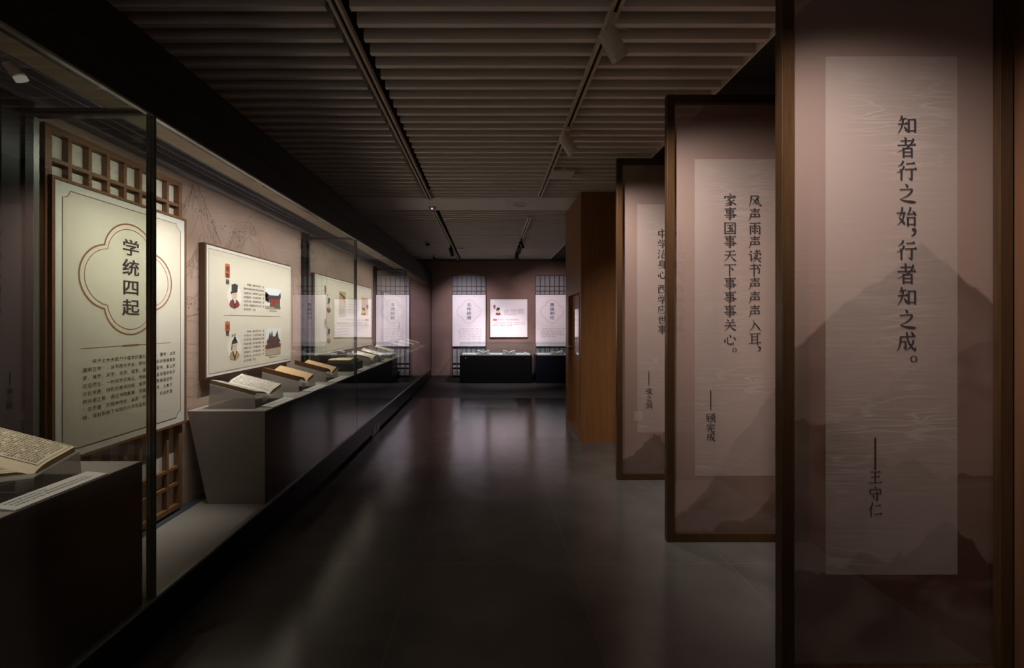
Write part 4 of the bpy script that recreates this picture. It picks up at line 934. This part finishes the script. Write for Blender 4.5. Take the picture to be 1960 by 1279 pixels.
# ------------------------------------------------------------------ hanging banners
BXL, BXR, BH = 1.165, 2.083, 2.93
def banner(yf, fab, label, cols, sig, px_m, sq=None):
    """cols: list of (x_px, [(char, y_px, size_px)]) measured at the cloth plane; px_m metres per pixel"""
    t = thing('banner_screen', label, 'banner screen', (BXL, yf, 0), 0, 'cloth banner screens in timber frames')
    W_ = BXR-BXL; f = 0.050; d = 0.042
    for z0, z1 in ((0.0, 0.056), (BH-0.056, BH)):
        mb = MB(); mb.box(f, W_-f, 0.001, d-0.001, z0, z1); mb.build('rail', M_wood, t, bevel=0.002)
    for x0 in (0.0, W_-f):
        mb = MB(); mb.box(x0, x0+f, 0, d, 0, BH); mb.build('post', M_wood, t, bevel=0.002)
    mb = MB(); n = 12; V = []
    yc = 0.026
    mb.box(f-0.004, W_-f+0.004, yc, yc+0.0015, 0.05, BH-0.05); cl = mb.build('cloth', fab, t)
    ps = MB(); ps.box(0.192, 0.722, yc-0.0025, yc-0.0015, 0.427, 2.515); sh = ps.build('paper_panel', M_sheet, t)
    yt = yc-0.0040
    for xs, items in cols:
        mb = MB()
        for ch, ypx, sz in items:
            u = (xs-936)*px_m-BXL; v = 1.45+(614-ypx)*px_m; s = sz*px_m
            if ch in '，。': put(mb, '，' if ch == '，' else '。', u+0.33*s, v, s*(1.25 if ch == '，' else 1.05), 'song', yt, center=True)
            else: put(mb, ch, u, v, s*0.98, 'song', yt)
        mb.build('verse_lettering', M_bannerink, sh)
    xs, y0, y1, items = sig
    mb = MB(); u = (xs-936)*px_m-BXL; z0, z1 = 1.45+(614-y1)*px_m, 1.45+(614-y0)*px_m; hw = 0.0038
    mb.poly([(u-hw, yt, z0), (u+hw, yt, z0), (u+hw, yt, z1), (u-hw, yt, z1)])
    for ch, ypx, sz in items: put(mb, ch, u, 1.45+(614-ypx)*px_m, sz*px_m, 'song', yt)
    mb.build('signature_lettering', M_bannerink, sh)
    if sq:
        mb = MB(); u0, u1 = [(p-936)*px_m-BXL for p in sq[:2]]; z1, z0 = [1.45+(614-p)*px_m for p in sq[2:]]
        mb.box(u0, u1, yc-0.0040, yc-0.0030, z0, z1); mb.build('patch', M_sheet, t)['label'] = 'small pale square patch'
    return t
def seq(chars, ys, sz): return [(c, y, sz) for c, y in zip(chars, ys)]
Y1F, Y2F, Y3F = 1.713, 2.818, 3.920
p1 = (Y1F+0.02)/825; p2 = (Y2F+0.02)/825; p3 = (Y3F+0.02)/825
banner(Y1F, M_fab1, 'nearest cloth banner screen, printed with a single large peak and one column of verse', [(1736, seq('知者行之始，行者知之成。', (238, 281, 325.5, 370, 413.5, 444, 478, 523, 567, 611, 654, 687), 42))],
       (1676, 838, 900, seq('王守仁', (914, 945, 975), 29)), p1)
banner(Y2F, M_fab2, 'middle cloth banner screen carrying two columns of verse', [(1445, seq('风声雨声读书声声声入耳，', (384, 410.5, 437, 463.5, 490, 516.5, 543, 569.5, 596, 622.5, 649, 668), 26)), (1397.5, seq('家事国事天下事事事关心。', (382, 409, 436, 462.5, 489, 516, 542.5, 569, 595.5, 622, 648.5, 670), 26))],
       (1360.5, 747, 784, seq('顾宪成', (800, 818.5, 836.5), 19)), p2)
banner(Y3F, M_fab3, 'farthest cloth banner screen, beside the timber room, with a small pale square patch', [(1301, seq('中学为内学，西学为外学，', (448, 467.5, 487, 506, 525.5, 538, 553.5, 573, 592.5, 612, 631, 646), 19)), (1267.5, seq('中学治身心西学应世事', (447, 466.5, 486, 505.5, 525, 553, 573, 592.5, 612, 631), 19))],
       (1242, 711, 737, seq('张之洞', (749, 762.5, 776), 13.5)), p3, (1214, 1230, 788, 806))

# ------------------------------------------------------------------ far glass cases
def far_case(x0, x1, m, label, books):
    xc = (x0+x1)/2; w_ = (x1-x0)/2
    t = thing('glass_case', label, 'glass case', (xc, 10.27, 0), 0, 'low glass cases at the far wall')
    D = 0.30
    mb = MB(); mb.box(-w_, w_, -D, D, 0.012, 0.645); mb.box(-w_+0.03, w_-0.03, -D+0.03, D-0.03, 0, 0.012); mb.build('base', m, t, bevel=0.003)
    mb = MB(); mb.box(-w_+0.04, w_-0.04, -D+0.035, D-0.035, 0.645, 0.665); mb.build('display_deck', M_label, t)
    g = 0.008
    for nm, b in (('front', (-w_, w_, -D, -D+g, 0.645, 0.93)), ('back', (-w_, w_, D-g, D, 0.645, 0.93)), ('l', (-w_, -w_+g, -D+g, D-g, 0.645, 0.93)), ('r', (w_-g, w_, -D+g, D-g, 0.645, 0.93)), ('top', (-w_, w_, -D, D, 0.93, 0.938))):
        mb = MB(); mb.box(*b); mb.build('glass_pane', M_smallglass, t)
    mb = MB()
    for sx in (-1, 1):
        for sy in (-1, 1):
            x, y = sx*(w_-0.002), sy*(D-0.002); mb.box(x-0.003, x+0.003, y-0.003, y+0.003, 0.645, 0.938)
    for sy in (-1, 1): mb.box(-w_, w_, sy*D-0.003, sy*D+0.003, 0.932, 0.939)
    for sx in (-1, 1): mb.box(sx*w_-0.003, sx*w_+0.003, -D, D, 0.932, 0.939)
    mb.build('glass_edge', M_edge, t)
    for x, mm in ((-w_+0.135, M_ledg if m is M_black2 else M_steel), (w_-0.12, M_steel)):
        mb = MB(); mb.tube((x, -D, 0.585), (x, -D-0.004, 0.585), 0.008, n=12); mb.build('lock', mm, t)
    for bx, lb, ls in books:
        make_far_book(bx, lb, ls)
_fb = []
def make_far_book(x, lb, ls):
    z = 0.665
    if not _fb:
        s = thing('book_cradle', ls, 'book stand', (0, 0, 0), 0, 'white book cradles in the far cases')
        for sg in (-1, 1):
            mb = MB(); mb.prism([(sg*0.0, -0.11, 0.008), (sg*0.145, -0.11, 0.045), (sg*0.145, -0.11, 0.0), (sg*0.148, -0.11, 0.0), (sg*0.148, -0.11, 0.062), (0, -0.11, 0.014)][::sg*-1], (0, 0.22, 0)); mb.build('leaf_rest', M_white, s)
        b = thing('open_book', lb, 'book', (0, 0, 0), 0, 'open books in the far cases')
        for sg in (-1, 1):
            prof = [(0.002, 0.014), (0.135, 0.062), (0.138, 0.080), (0.07, 0.066), (0.02, 0.046), (0.002, 0.030)]
            mb = MB(); mb.prism([(sg*a, -0.105, c) for a, c in prof][::sg*-1], (0, 0.21, 0)); mb.build('page_block', M_pagewhite, b)
            mb = MB(); mb.prism([(sg*a, -0.108, c) for a, c in ((0.0, 0.010), (0.140, 0.058), (0.140, 0.062), (0.0, 0.014))][::sg*-1], (0, 0.216, 0)); mb.build('cover', M_cover, b)
        _fb.extend((s, b))
    else:
        s, b = copy_tree(_fb[0]), copy_tree(_fb[1]); s['label'] = ls; b['label'] = lb
    s.location = (x, 10.16, z); b.location = (x, 10.16, z+0.0045)
far_case(-0.677, 1.003, M_black2, 'black low glass case standing against the far wall, wholly in view', [(-0.13, 'small open book at the left inside the black far case', 'white cradle under the left book in the black far case'), (0.475, 'small open book right of centre inside the black far case', 'white cradle under the book right of centre in the black far case')])
far_case(1.0875, 2.77, M_bluereflect, 'black low glass case with a painted blue reflection, partly hidden by the timber room', [(1.60, 'open book inside the right far case', 'white cradle under the book in the right far case')])
t = thing('white_puck', 'tiny white round device at the right end inside the black far case', 'sensor', (0.86, 10.20, 0.665))
mb = MB(); mb.lathe((0, 0, 0), [(0, 0.0), (0.03, 0.0), (0.03, 0.03), (0.018, 0.045), (0, 0.045)]); mb.build('body', M_white, t, smooth=False)

# ------------------------------------------------------------------ tracks and lamps
ZT = 2.966
def track(x, y0, y1, label):
    t = thing('light_track', label, 'light track', (x, (y0+y1)/2, ZT), 0, 'white ceiling light tracks')
    L = (y1-y0)/2
    mb = MB()
    for s in (-1, 1): mb.box(min(s*0.010, s*0.026), max(s*0.010, s*0.026), -L, L, 0, 0.034)
    mb.box(-0.010, 0.010, -L, -L+0.05, 0.0, 0.034); mb.box(-0.010, 0.010, L-0.05, L, 0.0, 0.034)
    mb.build('rail', M_lampwhite, t)
    mb = MB(); mb.box(-0.010, 0.010, -L+0.05, L-0.05, 0.016, 0.034); mb.build('groove', M_groove, t)
    return t
track(-0.742, -1.5, 5.43, 'white light track in the gap of the near ceiling slats, left of the aisle centre')
track(0.620, -1.5, 5.36, 'white light track under the near ceiling slats, carrying the two white spotlights')
track(-0.770, 6.06, 10.80, 'white light track of the far ceiling carrying one black spotlight')
track(0.600, 6.35, 9.6, 'white light track of the far ceiling carrying three black spotlights')
def lamp(x, y, target, label, m, size=1.0, body_len=0.155, r=0.046, group='spotlights', light=None, ztop=None, drop=0.0):
    t = thing('track_spotlight', label, 'spotlight', (x, y, ZT), 0, group)
    mb = MB(); mb.box(-0.018, 0.018, -0.075, 0.06, -0.022, 0.0); mb.build('adapter', m, t, bevel=0.002)
    mb = MB(); mb.tube((0, 0.0, -0.022), (0, 0.0, -0.058-drop), 0.010, n=12); mb.build('stem', m, t)
    d = (Vector(target)-Vector((x, y, ZT-0.1))).normalized()
    c = Vector((0, 0, -0.075-drop)); a = c-d*0.035; b_ = c+d*(body_len-0.035)
    mb = MB(); mb.tube(a, b_-d*0.030, r, n=28); mb.tube(b_-d*0.029, b_-d*0.006, r, n=28)
    mb.tube(b_-d*0.006, b_, r, r-0.0045, n=28, caps=False); mb.build('barrel', m, t, smooth=False)
    mb = MB(); mb.tube(b_-d*0.012, b_-d*0.0055, r-0.004, n=24); mb.build('lens', M_groove if light is None else M_steel, t)
    mb = MB(); p = [c+Vector((r+0.006, -0.02, 0.03)), c+Vector((r+0.05, -0.005, 0.038)), c+Vector((r+0.07, 0.0, 0.03))]
    for q0_, q1_ in zip(p, p[1:]): mb.tube(q0_, q1_, 0.0025, n=8)
    mb.tube(c+Vector((0, -0.02, 0.03)), p[0], 0.0025, n=8); mb.build('cable', m, t)
    if light:
        spot('spotlight_beam', tuple(Vector((x, y, ZT))+b_+d*0.004), target, *light)
    return t
WARM = (1.0, 0.88, 0.82)
lamp(0.61, 2.19, (1.80, 2.82, 1.38), 'white barrel spotlight nearest the camera, aimed at the middle banner', M_lampwhite, light=(180, WARM, 98, 1.0, 0.05), group='white spotlights on the near track')
lamp(0.61, 3.44, (1.75, 3.92, 1.36), 'white barrel spotlight farther along the near track, aimed at the farthest banner', M_lampwhite, light=(180, WARM, 98, 1.0, 0.05), group='white spotlights on the near track')
lamp(0.61, 0.95, (1.72, 1.72, 1.66), 'white barrel spotlight above the camera, aimed at the nearest banner', M_lampwhite, light=(172, WARM, 70, 1.0, 0.05), group='white spotlights on the near track')
COOL = (1.0, 0.86, 0.92)
lamp(-0.770, 8.75, (-0.50, 10.8, 1.45), 'black spotlight alone on the left far track', M_black, r=0.040, body_len=0.20, light=(215, (0.95, 0.87, 1.0), 64, 1.0, 0.03), group='black spotlights on the far tracks')
lamp(0.600, 8.05, (1.58, 10.8, 1.45), 'black spotlight at the near end of the right far cluster', M_black, r=0.034, body_len=0.16, light=(225, COOL, 58, 1.0, 0.03), group='black spotlights on the far tracks')
lamp(0.600, 8.45, (0.50, 10.8, 1.50), 'black spotlight in the middle of the right far cluster', M_black, r=0.042, body_len=0.20, light=(54, COOL, 60, 1.0, 0.03), group='black spotlights on the far tracks')
lamp(0.600, 9.20, (0.3, 10.2, 0.7), 'black spotlight at the far end of the right far cluster', M_black, r=0.038, body_len=0.19, light=(260, COOL, 70, 0.8, 0.03), group='black spotlights on the far tracks')
# small lamp inside the top of the near bay
t = thing('case_spotlight', 'small white spotlight inside the top of the case at the upper left', 'spotlight', (-1.76, 1.585, 2.41))
mb = MB(); mb.box(-0.03, 0.03, -0.04, 0.04, -0.006, 0.05); mb.build('mount', M_navy, t)
mb = MB(); mb.tube((-0.008, -0.0, -0.01), (0.008, 0.02, -0.048), 0.020, n=24); mb.build('barrel', M_lampwhite, t)
mb = MB(); mb.tube((0.010, 0.022, -0.051), (0.014, 0.028, -0.064), 0.020, n=24); mb.build('lens_ring', mat('lit_lens', hexc(205, 198, 190), 0.5, emit=((1.0, 0.92, 0.82, 1), 0.16)), t)
spot('case_spotlight_beam', (-1.745, 1.616, 2.340), (-1.75, 1.50, 0.90), 34, (1.0, 0.9, 0.78), 46, 0.8, 0.015)
# ceiling fittings
t = thing('wireless_access_point', 'flat white square box hung under the near slats beside the right track', 'access point', (0.757, 4.45, 2.955))
mb = MB(); mb.hexa([(-0.115, -0.115, 0.006), (0.115, -0.115, 0.006), (0.115, 0.115, 0.006), (-0.115, 0.115, 0.006), (-0.10, -0.10, 0.034), (0.10, -0.10, 0.034), (0.10, 0.10, 0.034), (-0.10, 0.10, 0.034)]); mb.box(-0.112, 0.112, -0.112, 0.112, -0.006, 0.006); mb.build('housing', M_white, t, bevel=0.006)
mb = MB(); mb.box(-0.012, 0.012, -0.13, -0.10, 0.02, 0.05); mb.build('bracket', M_white, t)
t = thing('recessed_downlight', 'round recessed downlight in the white ceiling beam', 'downlight', (0.40, 5.74, ZC+0.004))
mb = MB(); mb.lathe((0, 0, 0), [(0.072, 0.004), (0.072, -0.008), (0.098, -0.004), (0.102, 0.0)]); mb.build('rim', M_white, t, smooth=True)
mb = MB(); mb.tube((0, 0, 0.004), (0, 0, 0.001), 0.072, n=28); mb.build('reflector', M_groove, t)
mb = MB()
for k in range(3):
    a = k*math.pi/3+0.3; c, s = math.cos(a), math.sin(a)
    mb.hexa([(0.068*c-0.006*s*0, 0.068*s, -0.007), (0.068*c-0.01*s, 0.068*s+0.01*c, -0.007), (-0.068*c-0.01*s, -0.068*s+0.01*c, -0.007), (-0.068*c, -0.068*s, -0.007), (0.068*c, 0.068*s, 0.0), (0.068*c-0.01*s, 0.068*s+0.01*c, 0.0), (-0.068*c-0.01*s, -0.068*s+0.01*c, 0.0), (-0.068*c, -0.068*s, 0.0)])
mb.build('vane', M_white, t)
t = thing('motion_sensor', 'small white ceiling sensor with a lit dot, on the white beam at the left track', 'sensor', (-0.77, 5.86, ZC+0.004))
mb = MB(); mb.lathe((0, 0, 0), [(0, -0.030), (0.03, -0.030), (0.05, -0.018), (0.056, 0.0)]); mb.build('housing', M_white, t, smooth=True)
mb = MB(); mb.tube((0, -0.035, -0.028), (0, -0.04, -0.032), 0.010, n=10); mb.build('indicator', M_ledp, t)
for (x, y, lb) in ((-1.20, 8.40, 'white dome camera on the far ceiling, nearer of the two above the case'), (-1.29, 10.2, 'white dome camera on the far ceiling, closest to the far wall')):
    t = thing('dome_camera', lb, 'camera', (x, y, ZC), 0, 'dome cameras on the far ceiling')
    mb = MB(); mb.lathe((0, 0, 0), [(0.055, 0), (0.055, -0.035), (0.04, -0.045), (0, -0.045)]); mb.build('base', M_white, t, smooth=False)
    mb = MB(); mb.lathe((0.006, -0.01, -0.045), [(0.042, 0.0), (0.038, -0.018), (0.022, -0.034), (0, -0.040)]); mb.build('dome', M_black2, t, smooth=True)
t = thing('emergency_light_box', 'small beige box under the far slats beside the left far track', 'ceiling box', (-0.585, 9.1, ZC-0.045))
mb = MB(); mb.box(-0.075, 0.075, -0.05, 0.05, 0, 0.045); mb.build('housing', M_offwhite, t, bevel=0.005)
mb = MB(); mb.box(-0.05, 0.05, -0.052, -0.05, 0.012, 0.034); mb.build('cover', M_white, t)
t = thing('smoke_detector', 'round white smoke detector on the far ceiling by the black spotlights', 'smoke detector', (0.69, 10.45, ZC))
mb = MB(); mb.lathe((0, 0, 0), [(0.05, 0), (0.05, -0.02), (0.04, -0.035), (0, -0.04)]); mb.build('body', M_white, t, smooth=True)

bpy.data.objects.remove(_to, do_unlink=True)
